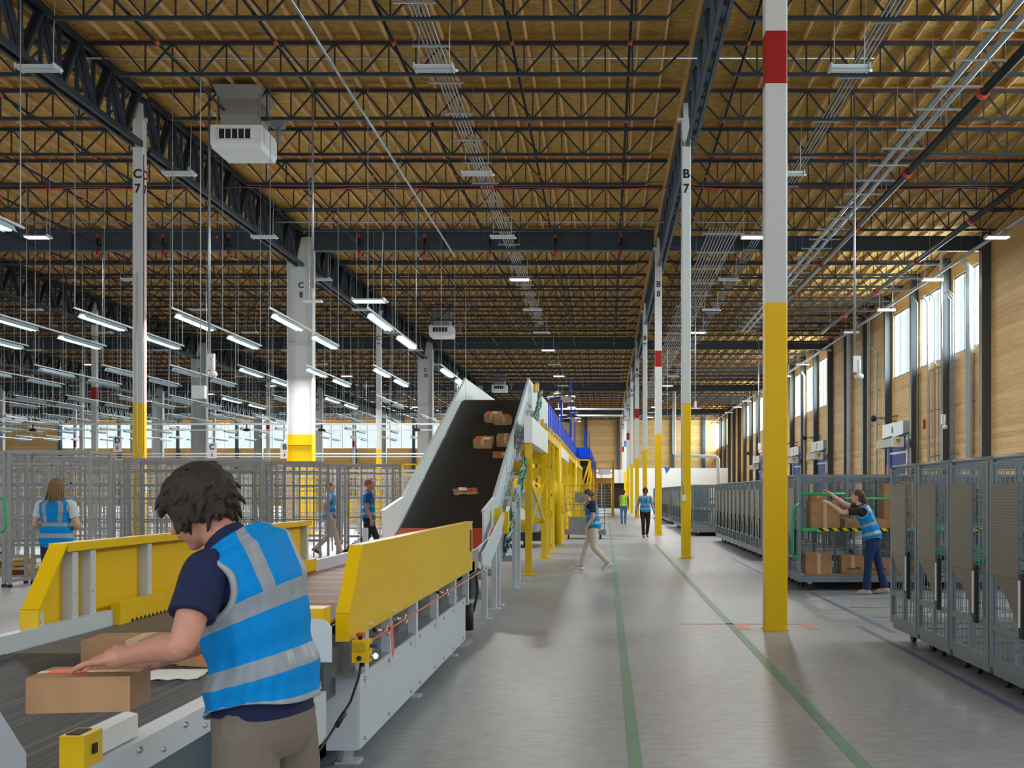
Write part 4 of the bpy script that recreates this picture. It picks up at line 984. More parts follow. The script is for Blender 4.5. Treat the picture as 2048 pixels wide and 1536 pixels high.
# hanging poles with devices
def pole(lb, X, D, z0, r, head):
    t = thing('hanging_pole', lb, 'hanging pole', (X, D, z0)); part('tube', MB().tube([(X, D, z0), (X, D, 11.64)], r, 8), GALV if r > .02 else CORD, t)
    m = MB()
    if head == 'cam': m.box((X - .03, D - .08, z0 + .1), (X + .14, D + .02, z0 + .5)).ball((X + .1, D - .05, z0), (.12, .12, .09), 10).tube([(X + .1, D - .05, z0 + .4), (X + .1, D - .05, z0)], .05)
    if head == 'flat': m.box((X - .22, D - .1, z0 - .04), (X + .22, D + .1, z0)).tube([(X, D, z0), (X, D, z0 + .3)], .05)
    if head == 'box': m.box((X - .16, D - .1, z0 - .28), (X + .12, D + .06, z0))
    part('device', m, WHITE2, t)
pole('galvanized pole with white camera at its foot, right of the thick column', 6.1, 27.0, 4.45, .03, 'cam')
pole('galvanized pole with flat white device, right of the wide C column', -7.17, 26.9, 6.3, .03, 'flat')
pole('galvanized pole with white camera, between columns C and the wide one', -9.72, 26.95, 4.5, .035, 'cam')
pole('thin rod with a plain white box at its foot', -8.92, 24.2, 3.95, .012, 'box')
pole('galvanized pole with camera in front of the dock door', 14.0 * .62 + 4.6, 43.5, 4.2, .03, 'cam')
pole('pale pole with small device hanging beyond the middle column row', 3.9, 48, 5.3, .025, 'flat')
pole('pale pole with camera hanging near the far right cart block', 8.6, 62, 3.9, .03, 'cam')
# dock doors
for i, (a, c) in enumerate(((51.9, 55.3), (70.9, 74.6), (80, 83.4), (100.5, 104.4))):
    t = thing('dock_door', ('nearest blue dock door in the right wall, below the clerestory windows', 'second blue dock door along the right wall', 'third blue dock door along the right wall', 'far blue dock door at the end of the right wall')[i], 'door', (14.3, (a + c) / 2, 0), 'blue dock doors'); t['kind'] = 'structure'
    m = MB().box((14.28, a, 0), (14.38, c, 4.3))
    part('door_leaf', m, mat('dock_door_blue', (10, 46, 130), .55, spec=.2), t)
    part('seam_strip', MB().box((14.26, a, 1.2), (14.28, c, 1.3)).box((14.26, a, 2.4), (14.28, c, 2.5)).box((14.26, a, 3.5), (14.28, c, 3.6)), WHITE, t)
    part('header', MB().box((13.95, a - .25, 4.3), (14.38, c + .2, 5.0)).box((14.15, a - .25, 0), (14.3, a, 4.3)).box((14.15, c, 0), (14.3, c + .12, 4.3)), WHITE, t)
    m = MB(); text(m, '7' if i else '6', (13.94, (a + c) / 2, 4.65), .45, right=(0, -1, 0)); part('number', m, TEXT, t)
    part('safety_strip', MB().box((14.12, a - .3, 0), (14.2, a - .25, 3)).box((14.12, c + .1, 0), (14.2, c + .16, 3)), mat('salmon_strip', (220, 120, 100), .5), t)
    t = thing('dock_heater', 'long beige dock heater with white end cap above the %s dock door' % ORD[i], 'heater', (13.5, a - 1, 3.7), 'heaters over the dock doors')
    part('casing', MB().box((13.3, a - .9, 3.75), (13.75, a + 2.2, 4.15)), mat('heater_beige', (150, 138, 128), .45), t)
    part('end_cap', MB().box((13.27, a - .95, 3.72), (13.8, a - .9, 4.2)), WHITE2, t)
    part('burner', MB().prism([(13.4, a - .96, 4.1), (13.66, a - .96, 4.1), (13.56, a - .96, 3.9), (13.5, a - .96, 3.9)], (0, -.01, 0)), mat('amber', (190, 150, 30), .4), t)
    part('bracket', MB().beam((13.5, a - .5, 4.2), (14.4, a - .5, 4.5), .05).beam((13.5, a + 1.8, 4.2), (14.4, a + 1.8, 4.5), .05), BLACK, t)
    t = thing('dock_light_arm', 'black swing-arm lamp on the wall above the %s dock door' % ORD[i], 'lamp', (14, c, 5.2), 'swing-arm lamps over the dock doors')
    part('arm', MB().beam((14.38, c - 1, 5.4), (13.6, c + .3, 5.35), .04).beam((14.38, c - 1, 5.1), (13.8, c, 5.33), .04), BLACK, t); part('lamp_head', MB().ball((13.55, c + .4, 5.35), .16, 10), BLACK, t)
# conduits climbing the right wall
for i, (d, r, z0, z1) in enumerate(((43.0, .1, .5, 10.4), (43.25, .1, .5, 10.4), (45.0, .035, .5, 9.6), (45.25, .035, .5, 9.6), (45.55, .035, .5, 9.6), (47.7, .03, .5, 10), (48.6, .07, .5, 10), (50.4, .035, .5, 10.3), (57.9, .06, .5, 9), (59.4, .05, .5, 11), (59.8, .06, .5, 11), (64.2, .16, .5, 11), (47.2, .02, 2, 7), (79, .08, .5, 10), (92, .12, .5, 10), (94, .12, .5, 10))):
    t = thing('wall_riser', 'galvanized pipe climbing the right timber wall, %s from the near end' % ORD[i], 'pipe', (14.2, d, z0), 'pipes climbing the right wall')
    part('pipe', MB().tube([(14.28 - r * .5, d, z0), (14.28 - r * .5, d, z1), (14.0, d, z1 + .3)], r, 10), WHITE if r > .05 else GALV, t)
    m = MB()
    for z in (3.2, 5.2, 7.0): m.beam((14.3, d - .35, z), (14.3, d + .35, z), .03)
    part('strut', m, WALLC, t)
single('fire_alarm', MB().box((14.3, 49.6, 4.5), (14.38, 49.9, 4.9)), REDC, 'small red alarm box on the right wall', 'alarm')
# pipes near the far end
single('white_elbow_pipe', MB().tube([(6.2, 100, 11.6), (6.2, 100, 5.2), (6.4, 100, 4.95), (10.0, 100, 4.9), (10.2, 100, 4.7), (10.2, 100, 0)], .16, 10), WHITE2, 'white pipe bending twice in front of the far office', 'pipe')
for i, (y, x0, x1) in enumerate(((818, 1110, 1250), (831, 1118, 1246))):
    a = P(x0, y, 96); b = P(x1, y, 96); single('far_white_pipe', MB().tube([a, b], .08, 8).beam(a + Vector((.3, 0, 0)), Vector((a.x + .3, a.y, 11.64)), .03), WHITE2, ('upper', 'lower')[i] + ' thin white pipe crossing above the distant aisle', 'pipe')
# office at the far end
t = thing('office_block', 'low white office block standing at the far end of the aisle', 'office', (4, 112, 0))
part('walls', MB().box((-3.2, 114, 2.6), (2.3, 120, 4.0)).box((2.3, 113.6, 0), (12.6, 120, 4.15)), mat('office_white', (222, 220, 218), .6), t)
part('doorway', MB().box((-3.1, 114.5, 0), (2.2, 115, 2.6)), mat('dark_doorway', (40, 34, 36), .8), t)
part('pipe_bollard', MB().box((-.5, 113.85, 0), (-.4, 113.95, 4)), GALV, t)
single('blue_cover', MB().box((-2.3, 98, 0), (-1.0, 99, 1.1)), mat('navy_tarp', (30, 40, 130), .6), 'dark blue covered bin at the far end of the aisle', 'bin')
t = thing('pennant_sign', 'blue downward-pointing triangular pennant hanging above the aisle carts', 'sign', (3.35, 60, 2.6))
a = [P(1328, 934.5, 60), P(1342, 934.5, 60), P(1332.8, 948, 60)]
part('hanging_cord', MB().beam((a[0] + a[1]) / 2 + Vector((0, .01, 0)), ((a[0].x + a[1].x) / 2, 60.01, 11.64), .01), CORD, t); part('pennant', MB().prism(a, (0, .02, 0)), mat('pennant_blue', (30, 120, 200), .5), t)

# floor paint
def floor_mark(nm, x0, x1, d0, d1, m, z=.003): struct(nm, MB().box((x0, d0, .0005), (x1, d1, z)), m)
floor_mark('floor_marking', .135, .215, 3.5, 60, GLINE); floor_mark('floor_marking', 1.465, 1.55, 3.5, 34, GLINE)
floor_mark('floor_marking', 3.0, 3.07, 6, 13.2, BLINE); floor_mark('floor_marking', 3.25, 3.33, 12.6, 17.6, BLINE)
for d in (12.9, 14.1, 15.3, 16.6): floor_mark('floor_marking', 3.4, 7, d, d + .06, BLINE)
floor_mark('floor_marking', 3.05, 3.12, 19, 27, BLINE); floor_mark('floor_marking', .9, 2.5, 13.35, 13.45, mat('salmon_floor_paint', (190, 130, 110), .5)); floor_mark('floor_marking', 1.55, 1.7, 12.9, 13.35, mat('salmon_floor_paint')); floor_mark('floor_marking', 2.35, 2.5, 12.9, 13.35, mat('salmon_floor_paint'))
# parcels on the near belt
carton('cardboard_box', 'open brown carton lying on the near belt behind the worker\'s arms', (-2.32, 5.5, .762), (.48, .3, .12), .1, 0, False, True)
t = thing('poly_mailer', 'flat white plastic mailer with orange label on the near belt', 'mailer', (-2.02, 5.05, .762)); t.rotation_euler = (0, 0, .12)
m = MB(); n_ = 9; vs = []
for j in range(n_):
    for i in range(n_):
        u, v = i / 8 - .5, j / 8 - .5; vs.append((u * .34, v * .26, .006 + .014 * (1 - 4*u*u) * (1 - 4*v*v) + .003 * math.sin(u * 23 + v * 9)))
m.add(vs, fs, 0, True); me = part('envelope', m, PAPER, t, local=True); sm = me.modifiers.new('s', 'SOLIDIFY'); sm.thickness = .006
part('label', MB().box((-.12, -.1, .019), (-.06, -.05, .023)), OLAB, t, local=True)
carton('flat_parcel', 'flat brown parcel with orange and white label beside the white mailer', (-1.93, 5.38, .762), (.26, .18, .04), -.3, 0, True, False, cat='parcel')
# ================================================================ people
def V(*a): return Vector(a)
def remesh(mb, voxel, sm=3):
    me = mb.mesh('tmp', []); o = bpy.data.objects.new('tmp', me); COL.objects.link(o)
    r = o.modifiers.new('r', 'REMESH'); r.mode = 'VOXEL'; r.voxel_size = voxel
    s = o.modifiers.new('s', 'SMOOTH'); s.iterations = sm; s.factor = .5
    dg = bpy.context.evaluated_depsgraph_get(); nm = bpy.data.meshes.new_from_object(o.evaluated_get(dg))
    bpy.data.objects.remove(o); bpy.data.meshes.remove(me)
    nm.polygons.foreach_set('use_smooth', [True] * len(nm.polygons)); return nm
def attach(name, me, m, parent, label=None):
    r = parent
    while r.parent: r = r.parent
    me.transform(Matrix.Translation(-r.location)); me.materials.clear(); me.materials.append(m)
    o = bpy.data.objects.new(name, me); COL.objects.link(o); o.parent = parent
    if label: o['label'] = label
    return o
def cat(pts, rs, k=5):
    """Catmull-Rom resample of a joint chain with radii"""
    P_ = [Vector(p) for p in pts]; out = []; ro = []
    for i in range(len(P_) - 1):
        p0 = P_[max(i-1, 0)]; p1 = P_[i]; p2 = P_[i+1]; p3 = P_[min(i+2, len(P_)-1)]
        for j in range(k):
            t = j / k; a = .5
            out.append(a * ((2*p1) + (p2-p0)*t + (2*p0-5*p1+4*p2-p3)*t*t + (3*p1-p0-3*p2+p3)*t**3)); ro.append(rs[i] + (rs[i+1]-rs[i]) * t)
    out.append(P_[-1]); ro.append(rs[-1]); return out, ro
def limb(mb, pts, rs, n=14, ends=True, k=5):
    p, r = cat(pts, rs, k); mb.tube(p, r, n)
    if ends: mb.ball(p[0], r[0] * .98, n); mb.ball(p[-1], r[-1] * .98, n)
def frame_ball(mb, c, ax, r, n=16, m=10):
    """ellipsoid with axes ax=(right, fwd, up)"""
    rg = []
    for k in range(m + 1):
        th = math.pi * (k + .02) / (m + .04)
        rg.append([c + ax[0] * (r[0] * math.sin(th) * math.cos(2*math.pi*i/n)) + ax[1] * (r[1] * math.sin(th) * math.sin(2*math.pi*i/n)) - ax[2] * (r[2] * math.cos(th)) for i in range(n)])
    mb.rings(rg)
def hand(mb, w, d, nrm, thumb, s, curl=.35):
    """w wrist, d finger direction, nrm palm normal (towards what is held), thumb side vector"""
    d = d.normalized(); nrm = (nrm - d * nrm.dot(d)).normalized(); sd = d.cross(nrm).normalized()
    if sd.dot(thumb) < 0: sd = -sd
    frame_ball(mb, w + d * .05 * s, (sd, d, nrm), (.040 * s, .056 * s, .017 * s)); limb(mb, [w - d * .02 * s, w + d * .03 * s], [.026 * s, .03 * s], 10)
    for off, ln, c in ((.034, .070, curl), (.0115, .080, curl * 1.1), (-.0115, .075, curl * 1.2), (-.033, .060, curl * 1.3)):
        p = w + d * (.088 if abs(off) < .02 else .082) * s + sd * off * s; pts = [p - d * .03 * s, p]; a = c * .6
        for q, f in enumerate((.45, .32, .23)):
            p = p + (d * math.cos(a) + nrm * math.sin(a) + sd * off * 6) * ln * f * s; pts.append(p); a += c
        limb(mb, pts, [.0095 * s, .009 * s, .0085 * s, .0076 * s, .0062 * s], 8, k=2)
    p = w + d * .02 * s + sd * .028 * s; td = (sd * .8 + d * .65 + nrm * .35).normalized(); p2 = p + td * .045 * s; p3 = p2 + (td * .6 + d * .6 + nrm * .25).normalized() * .032 * s
    limb(mb, [p, p2, p3], [.014 * s, .011 * s, .0085 * s], 8, k=3)
SECT = [(-.14, .13, .10), (-.05, .165, .118), (.06, .17, .12), (.2, .16, .112), (.4, .142, .102), (.6, .162, .116), (.78, .182, .118), (.88, .178, .108), (.95, .135, .088), (1.0, .085, .07), (1.06, .058, .056)]
def human(label, loc, yaw, H, J=None, look=None, world=False, voxel=.0075, fwd=None, cfwd=None):
    J = J or {}; L = dict(skin=(206, 160, 134), hair=(50, 36, 28), style='short', shirt=(30, 30, 40), sleeve='short', vest=(0, 132, 206), pants=(30, 40, 70), shoe=(190, 190, 190), wide=1.0, band=(140, 148, 156), bulk=1.0)
    L.update(look or {})
    s = 1.0 if world else H / 1.75; M = Matrix.Identity(4) if world else Matrix.Translation(Vector(loc)) @ Matrix.Rotation(yaw, 4, 'Z') @ Matrix.Scale(s, 4)
    base = dict(pelvis=V(0, 0, .93), chest=V(0, .01, 1.22), neck=V(0, 0, 1.47), head=V(0, .03, 1.625), face=V(0, 1, 0),
                shR=V(.185, 0, 1.40), elR=V(.235, -.03, 1.12), wrR=V(.24, .06, .88), hdR=V(0, .15, -1), hnR=V(-1, 0, 0), thR=V(0, 1, 0),
                shL=V(-.185, 0, 1.40), elL=V(-.235, -.03, 1.12), wrL=V(-.24, .06, .88), hdL=V(0, .15, -1), hnL=V(1, 0, 0), thL=V(0, 1, 0),
                hipR=V(.092, 0, .90), knR=V(.10, .02, .50), anR=V(.10, -.03, .10), toR=V(.02, 1, 0), hipL=V(-.092, 0, .90), knL=V(-.10, .02, .50), anL=V(-.10, -.03, .10), toL=V(-.02, 1, 0))
    base.update(J)
    isdir = ('face', 'hdR', 'hnR', 'thR', 'hdL', 'hnL', 'thL', 'toR', 'toL')
    R3 = M.to_3x3()
    j = {k: ((R3 @ v).normalized() if k in isdir else M @ v) for k, v in base.items()}
    f0 = (R3 @ (fwd or V(0, 1, 0))).normalized(); f1 = (R3 @ (cfwd or fwd or V(0, 1, 0))).normalized()
    root = thing('person', label, 'person', loc)
    skin = mat('skin_%d_%d_%d' % tuple(L['skin']), L['skin'], .5, noise_amt=.05, noise_scale=30)
    # spine curve
    P0, P1, P2 = j['pelvis'], j['chest'], j['neck']; c = P1 * 2 - (P0 + P2) * .5
    def spine(t):
        if t < 0: return P0 + (P0 - spine(.1)).normalized() * (-t) * .54 * s
        if t > 1: return P2 + (j['head'] - P2).normalized() * (t - 1) * .54 * s
        return P0 * (1-t)**2 + c * 2*t*(1-t) + P2 * t*t
    def sect(t, grow=0.0, n=36, sq=2.4):
        for a, b in zip(SECT, SECT[1:]):
            if a[0] <= t <= b[0]: q = (t - a[0]) / (b[0] - a[0]); q = q*q*(3-2*q); hw = a[1] + (b[1]-a[1])*q; hd = a[2] + (b[2]-a[2])*q; break
        hw *= L['wide'] * s; hd *= L['bulk'] * s; hw += grow; hd += grow
        ax = (spine(min(t + .03, 1.05)) - spine(t - .03)).normalized(); f = f0.lerp(f1, max(0, min(1, t))).normalized(); f = (f - ax * f.dot(ax)).normalized(); r = f.cross(ax).normalized(); cc = spine(t); out = []
        # keep the shoulders level with the joints
        for i in range(n):
            a = 2 * math.pi * i / n; x = math.copysign(abs(math.cos(a)) ** (2/sq), math.cos(a)); y = math.copysign(abs(math.sin(a)) ** (2/sq), math.sin(a))
            out.append(cc + r * x * hw + f * y * hd)
        return out, cc, r, f, hw, hd
    ts = [SECT[0][0] + (SECT[-1][0] - SECT[0][0]) * i / 22 for i in range(23)]
    # body
    b = MB(); b.rings([sect(t, -.012)[0] for t in ts])
    hd = j['head']; fa = j['face']; up0 = (hd - P2).normalized(); rt = fa.cross(V(0, 0, 1)).normalized(); up = rt.cross(fa).normalized()
    ax = (rt, fa, up); limb(b, [P2 - (hd - P2) * .25, P2 + (hd - P2) * .45, hd - up * .03 * s], [.062*s, .055*s, .055*s])
    frame_ball(b, hd + up * .02 * s - fa * .008 * s, ax, (.076*s, .095*s, .098*s), 20, 14); frame_ball(b, hd - up * .045 * s + fa * .02 * s, ax, (.058*s, .068*s, .068*s), 18, 12)
    frame_ball(b, hd - up * .095 * s + fa * .055 * s, ax, (.024*s, .024*s, .02*s)); limb(b, [hd + up * .012*s + fa * .085*s, hd - up * .028*s + fa * .108*s], [.009*s, .014*s], 8)
    for q in (-1, 1): frame_ball(b, hd + rt * q * .077 * s - up * .01 * s - fa * .005*s, ax, (.010*s, .019*s, .03*s))
    for q in 'RL':
        limb(b, [j['sh'+q], j['sh'+q].lerp(j['el'+q], .5), j['el'+q], j['el'+q].lerp(j['wr'+q], .35), j['wr'+q]], [.052*s, .046*s, .038*s, .037*s, .024*s])
        hand(b, j['wr'+q], j['hd'+q], j['hn'+q], j['th'+q], s * 1.02, L.get('curl', .35))
        limb(b, [j['hip'+q], j['hip'+q].lerp(j['kn'+q], .5), j['kn'+q], j['kn'+q].lerp(j['an'+q], .35), j['an'+q]], [.082*s, .07*s, .052*s, .05*s, .034*s])
        limb(b, [j['an'+q] - V(0, 0, .03*s), j['an'+q] + j['to'+q] * .12 * s - V(0, 0, .06*s)], [.032*s, .03*s])
    body = attach('body', remesh(b, voxel), skin, root)
    # shirt
    m = MB(); m.rings([sect(t, .004)[0] for t in ts if -.1 < t < .99]); ends = {'short': .62, 'long': 1.9, 'none': .1}[L['sleeve']]
    for q in 'RL':
        sh, el, wr = j['sh'+q], j['el'+q], j['wr'+q]
        if ends <= 1: pts = [sh.lerp(P2 - V(0,0,.06*s), .35), sh, sh.lerp(el, ends * .6), sh.lerp(el, ends)]; rs = [.06*s, .068*s, .066*s, .066*s]
        else: pts = [sh.lerp(P2 - V(0,0,.06*s), .35), sh, sh.lerp(el, .6), el, el.lerp(wr, .5), el.lerp(wr, .93)]; rs = [.06*s, .066*s, .056*s, .05*s, .043*s, .036*s]
        limb(m, pts, rs, ends=False); m.ball(pts[0], rs[0])
    limb(m, [P2 - (hd - P2) * .3, P2 + (hd - P2) * .16], [.075*s, .068*s], ends=False)
    attach('shirt', remesh(m, voxel, 4), mat('cloth_%d_%d_%d' % tuple(L['shirt']), L['shirt'], .85, bump=.25, noise_scale=12), root)
    # trousers
    m = MB(); m.rings([sect(t, .008)[0] for t in ts if t < .12])
    for q in 'RL': 
        hip, kn, an = j['hip'+q], j['kn'+q], j['an'+q]; fl = L.get('flare', 1.0)
        limb(m, [hip + V(0,0,.03*s), hip.lerp(kn, .3), hip.lerp(kn, .7), kn, kn.lerp(an, .4), an.lerp(kn, -.02)], [.098*s, .098*s, .078*s, .068*s, .063*s, .056*s*fl], ends=False)
        m.ball(hip + V(0, 0, .03*s), .097*s)
    attach('trousers', remesh(m, voxel, 4), mat('cloth_%d_%d_%d' % tuple(L['pants']), L['pants'], .85, bump=.25, noise_scale=10), root)
    # shoes
    for q in 'RL':
        m = MB(); an = j['an'+q]; to = j['to'+q]; sd = to.cross(V(0, 0, 1)).normalized(); upv = sd.cross(to).normalized()
        rg = []
        for a, w, h in ((-.075, .02, .03), (-.065, .036, .075), (-.02, .04, .085), (.05, .043, .065), (.12, .048, .045), (.17, .042, .035), (.195, .02, .02)):
            cc = an + to * a * s - upv * (.1 - h/2) * s; rg.append([cc + sd * math.cos(2*math.pi*i/14) * w * s + upv * math.sin(2*math.pi*i/14) * h/2 * s * 1.1 for i in range(14)])
        m.rings(rg); part('shoe', m, mat('shoe_%d_%d_%d' % tuple(L['shoe']), L['shoe'], .6), root)
    # vest
    if L['vest']:
        nu, nv = L.get('res', (96, 90)); t0, t1 = L.get('hem', -.02), .985; rows_ = []; info = []
        m = MB(); rg = []
        for iv in range(nv + 1):
            t = t0 + (t1 - t0) * iv / nv
            g = .020 + .016 * max(0, (.5 - t)) + (.004 * math.sin(t * 30))
            ring, cc, r, f, hw, hdp = sect(min(t, 1.05), g, nu)
            ring = [p + (p - cc).normalized() * (.004 * math.sin(9 * 2*math.pi*i/nu + 6*t) + .003 * math.sin(17 * 2*math.pi*i/nu - 11*t)) * (1 - .6 * t) for i, p in enumerate(ring)]
            if iv < 6 and L.get('hemcurve', True):
                ring = [p - V(0, 0, 1) * .02 * s * math.cos(2 * 2*math.pi*i/nu) * (1 - iv / 6) * -1 for i, p in enumerate(ring)]
            if L.get('tilt'): ring = [p - V(0, 0, 1) * (p - cc).dot(f) * L['tilt'] for p in ring]
            rg.append(ring)
        base_i = len(m.v); m.v += [p for ring in rg for p in ring]
        AH = L.get('armhole', .62); b0, b1 = L.get('bands', ((.10, .20), (.36, .46)))
        def cls(u, t):
            a = 2 * math.pi * u; x = math.cos(a); y = math.sin(a)
            hx = math.copysign(abs(x) ** .83, x)
            e = ((t - .79) / .16) ** 2 + (y / AH) ** 2 if abs(x) > .5 else 9
            if e < 1: return -1
            if t > .9 and abs(x) > .86 and abs(y) < .3: return 0
            if y > 0 and L.get('vneck') and t > .72 and abs(hx) < (t - .72) * 1.5: return -1
            if t > .955 and L.get('open_neck', True) and abs(hx) < .0: return -1
            if b0[0] < t < b0[1] or b1[0] < t < b1[1]: return 2
            if t > b1[1] and .40 < abs(hx) < .64: return 2
            if t < t0 + .012: return 1
            return 0
        for iv in range(nv):
            for iu in range(nu):
                k = cls((iu + .5) / nu, t0 + (t1 - t0) * (iv + .5) / nv)
                if k < 0: continue
                i2 = (iu + 1) % nu; m.f.append((iv*nu+iu, iv*nu+i2, (iv+1)*nu+i2, (iv+1)*nu+iu)); m.m.append(k); m.sm.append(True)
        vm = mat('vest_%d_%d_%d' % tuple(L['vest']), L['vest'], .7, bump=.15, noise_scale=9, spec=.15); pm = mat('grey_vest_piping', (150, 156, 162), .6); bm_ = mat('band_%d' % L['band'][0], L['band'], .45, noise_amt=.06, noise_scale=20)
        def at_(u, t):
            g = .020 + .016 * max(0, (.5 - t)) + .003; ring, cc, r, f, hw, hdp = sect(t, g, nu); k = (u % 1) * nu; i = int(k) % nu
            p = ring[i].lerp(ring[(i + 1) % nu], k - int(k)); return p - V(0, 0, 1) * (p - cc).dot(f) * L.get('tilt', 0)
        for sgn in (1, -1):
            pts = []
            for q in range(49):
                ph = 2 * math.pi * q / 48; y = AH * math.sin(ph); x = sgn * math.sqrt(1 - y * y); pts.append(at_(math.atan2(y, x) / (2 * math.pi), .79 + .16 * math.cos(ph)))
            m.tube(pts, .0055 * s, 6, 1, cap=False)
        o = part('safety_vest', m, [vm, pm, bm_], root); sm = o.modifiers.new('s', 'SOLIDIFY'); sm.thickness = .006; sm.offset = 1
    # face details
    for q in (-1, 1):
        e = MB(); c_ = hd + rt * q * .031*s + up * .012*s + fa * .079*s; frame_ball(e, c_, ax, (.012*s, .01*s, .009*s), 10, 6); eo = part('eye', e, WHITE2, body)
        part('eyebrow', MB().beam(hd + rt * q * .016*s + up * .034*s + fa * .088*s, hd + rt * q * .045*s + up * .036*s + fa * .078*s, .007*s), mat('hair_%d_%d_%d' % tuple(L['hair']), L['hair'], .7), body)
        part('pupil', MB().ball(c_ + fa * .008*s, .005*s, 8), BLACK, eo) if False else None
    part('mouth', MB().beam(hd - up * .058*s - rt * .022*s + fa * .086*s, hd - up * .058*s + rt * .022*s + fa * .086*s, .008*s), mat('lip_tone', (150, 84, 78), .5), body)
    # hair
    hm = mat('hair_%d_%d_%d' % tuple(L['hair']), L['hair'], .8, noise_amt=.35, noise_scale=60, spec=.2); st = L['style']; rh = random.Random(len(label))
    m = MB(); g = {'shaggy': 1.1, 'curly': 1.16}.get(st, 1.0)
    frame_ball(m, hd + up * .036*s - fa * .022*s, ax, (.084*s*g, .098*s*g, .090*s*g), 18, 12)
    if st in ('long', 'pony'): frame_ball(m, hd - up * .02*s - fa * .055*s, ax, (.07*s, .05*s, .09*s))
    def lock(p, d1, ln, r0, bend):
        pts = [p]; d = d1.normalized()
        for q in range(4): p = p + d * ln / 4; pts.append(p); d = (d + bend * .35 + V(rh.uniform(-1, 1), rh.uniform(-1, 1), rh.uniform(-1, 1)) * .18).normalized()
        m.tube(pts, [r0, r0, r0 * .9, r0 * .7, r0 * .25], 6)
    if st in ('shaggy', 'curly'):
        for q in range(620 if st == 'shaggy' else 160):
            a = rh.uniform(0, 2*math.pi); z = rh.uniform(-.55, 1); y = math.sin(a); x = math.cos(a); c_ = math.sqrt(1 - z*z)
            if y * c_ > .45 and z < .35: continue
            dn = (rt * x * c_ + fa * y * c_ + up * z); p = hd + up * .02*s - fa * .012*s + rt * dn.dot(rt) * .082*s + fa * dn.dot(fa) * .1*s + up * dn.dot(up) * .098*s
            tang = (V(0, 0, -1) - dn * dn.dot(V(0, 0, -1))); lock(p, dn * .3 * (1 - .85 * max(0, z)) + tang * .9 + rt * rh.uniform(-.6, .6) + fa * rh.uniform(-.5, .5), (rh.uniform(.04, .075) if st == 'shaggy' else .04) * s, (.0105 if st == 'shaggy' else .012) * s, V(0, 0, -1) * .3 - dn * .55)
    if st == 'long':
        for q in range(90):
            a = rh.uniform(math.pi * 1.02, math.pi * 1.98); p = hd + up * rh.uniform(-.02, .06)*s + rt * math.cos(a) * .085*s + fa * math.sin(a) * .09*s
            lock(p, V(0, 0, -1) - fa * .25 + rt * math.cos(a) * .15, rh.uniform(.2, .30) * s, .011 * s, V(0, 0, -.5))
    if st == 'pony':
        for q in range(60):
            p = hd + up * rh.uniform(-.05, .05)*s - fa * .1*s + rt * rh.uniform(-.045, .045)*s; lock(p, V(0, 0, -1) - fa * .45, rh.uniform(.22, .34)*s, .013*s, V(0, 0, -.6))
    if st == 'bun': frame_ball(m, hd - fa * .11*s + up * .02*s, ax, (.045*s, .04*s, .045*s)); frame_ball(m, hd - fa * .1*s - up * .08*s, ax, (.025*s, .025*s, .05*s))
    if st == 'shaggy': attach('hair', remesh(m, .0042, 3), hm, root)
    else: part('hair', m, hm, root)
    return root
WK = dict(knR=V(.10, .16, .52), anR=V(.10, .27, .12), toR=V(0, 1, .2), knL=V(-.10, -.02, .50), anL=V(-.10, -.30, .20), toL=V(0, .85, -.5), pelvis=V(0, 0, .91), hipR=V(.092, 0, .88), hipL=V(-.092, 0, .88))
# the worker in front, bending over the belt
f = V(-.955, .295, 0)
human('person in blue vest, navy shirt and khaki trousers swinging a box over the belt', (-1.03, 3.33, 0), 0, 1.8, dict(
    pelvis=V(-1.035, 3.33, .895), chest=V(-1.055, 3.32, 1.19), neck=V(-1.135, 3.30, 1.45), head=V(-1.235, 3.33, 1.555), face=V(-.86, .28, -.42),
    shL=V(-1.145, 3.15, 1.37), elL=V(-1.165, 3.02, 1.185), wrL=V(-1.37, 3.11, 1.135), hdL=V(-.9, .28, -.16), hnL=V(-.1, .1, -1), thL=V(-.2, 1, 0),
    shR=V(-1.13, 3.46, 1.375), elR=V(-1.22, 3.50, 1.15), wrR=V(-1.40, 3.37, 1.08), hdR=V(-.93, -.12, -.2), hnR=V(0, -1, -.2), thR=V(0, -1, 0),
    hipL=V(-1.06, 3.245, .865), hipR=V(-1.0, 3.42, .865), knL=V(-1.06, 3.22, .47), knR=V(-.97, 3.47, .47), anL=V(-1.03, 3.2, .1), anR=V(-.92, 3.48, .1), toL=f, toR=f),
    dict(skin=(196, 138, 116), hair=(38, 25, 17), style='shaggy', shirt=(14, 26, 66), pants=(118, 106, 96), shoe=(60, 60, 64), vest=(0, 132, 206), wide=.93, bulk=1.04, hem=.12, armhole=.5, tilt=.22, res=(200, 190), bands=((.25, .345), (.565, .66)), curl=.16), True, .0042, f, V(-.97, .24, 0))
t = thing('cardboard_box', 'small brown box with orange label held over the belt in the front worker\'s hands', 'box', (-1.50, 3.2, .98), None, .12)
part('carton', MB().box((-.14, -.1, 0), (.14, .1, .1)), CARDB, t, local=True); part('label', MB().box((-.11, -.03, .1), (-.01, .04, .103)), OLAB, t, local=True)
part('tape', MB().box((-.14, -.02, .0995), (.14, .02, .1015)), TAPE, t, local=True)
human('person with long light brown hair and blue vest facing the left racks', (-7.3, 14.6, 0), .08, 1.8, dict(
    elR=V(.26, .02, 1.13), wrR=V(.12, .2, 1.08), hdR=V(-.6, .6, .2), elL=V(-.27, .03, 1.15), wrL=V(-.13, .22, 1.05), hdL=V(.5, .7, .1), hnR=V(-.3, 0, -1), hnL=V(.3, 0, -1)),
    dict(hair=(120, 92, 62), style='long', shirt=(200, 204, 208), pants=(28, 38, 66), hem=-.12, bands=((.06, .16), (.32, .42))))
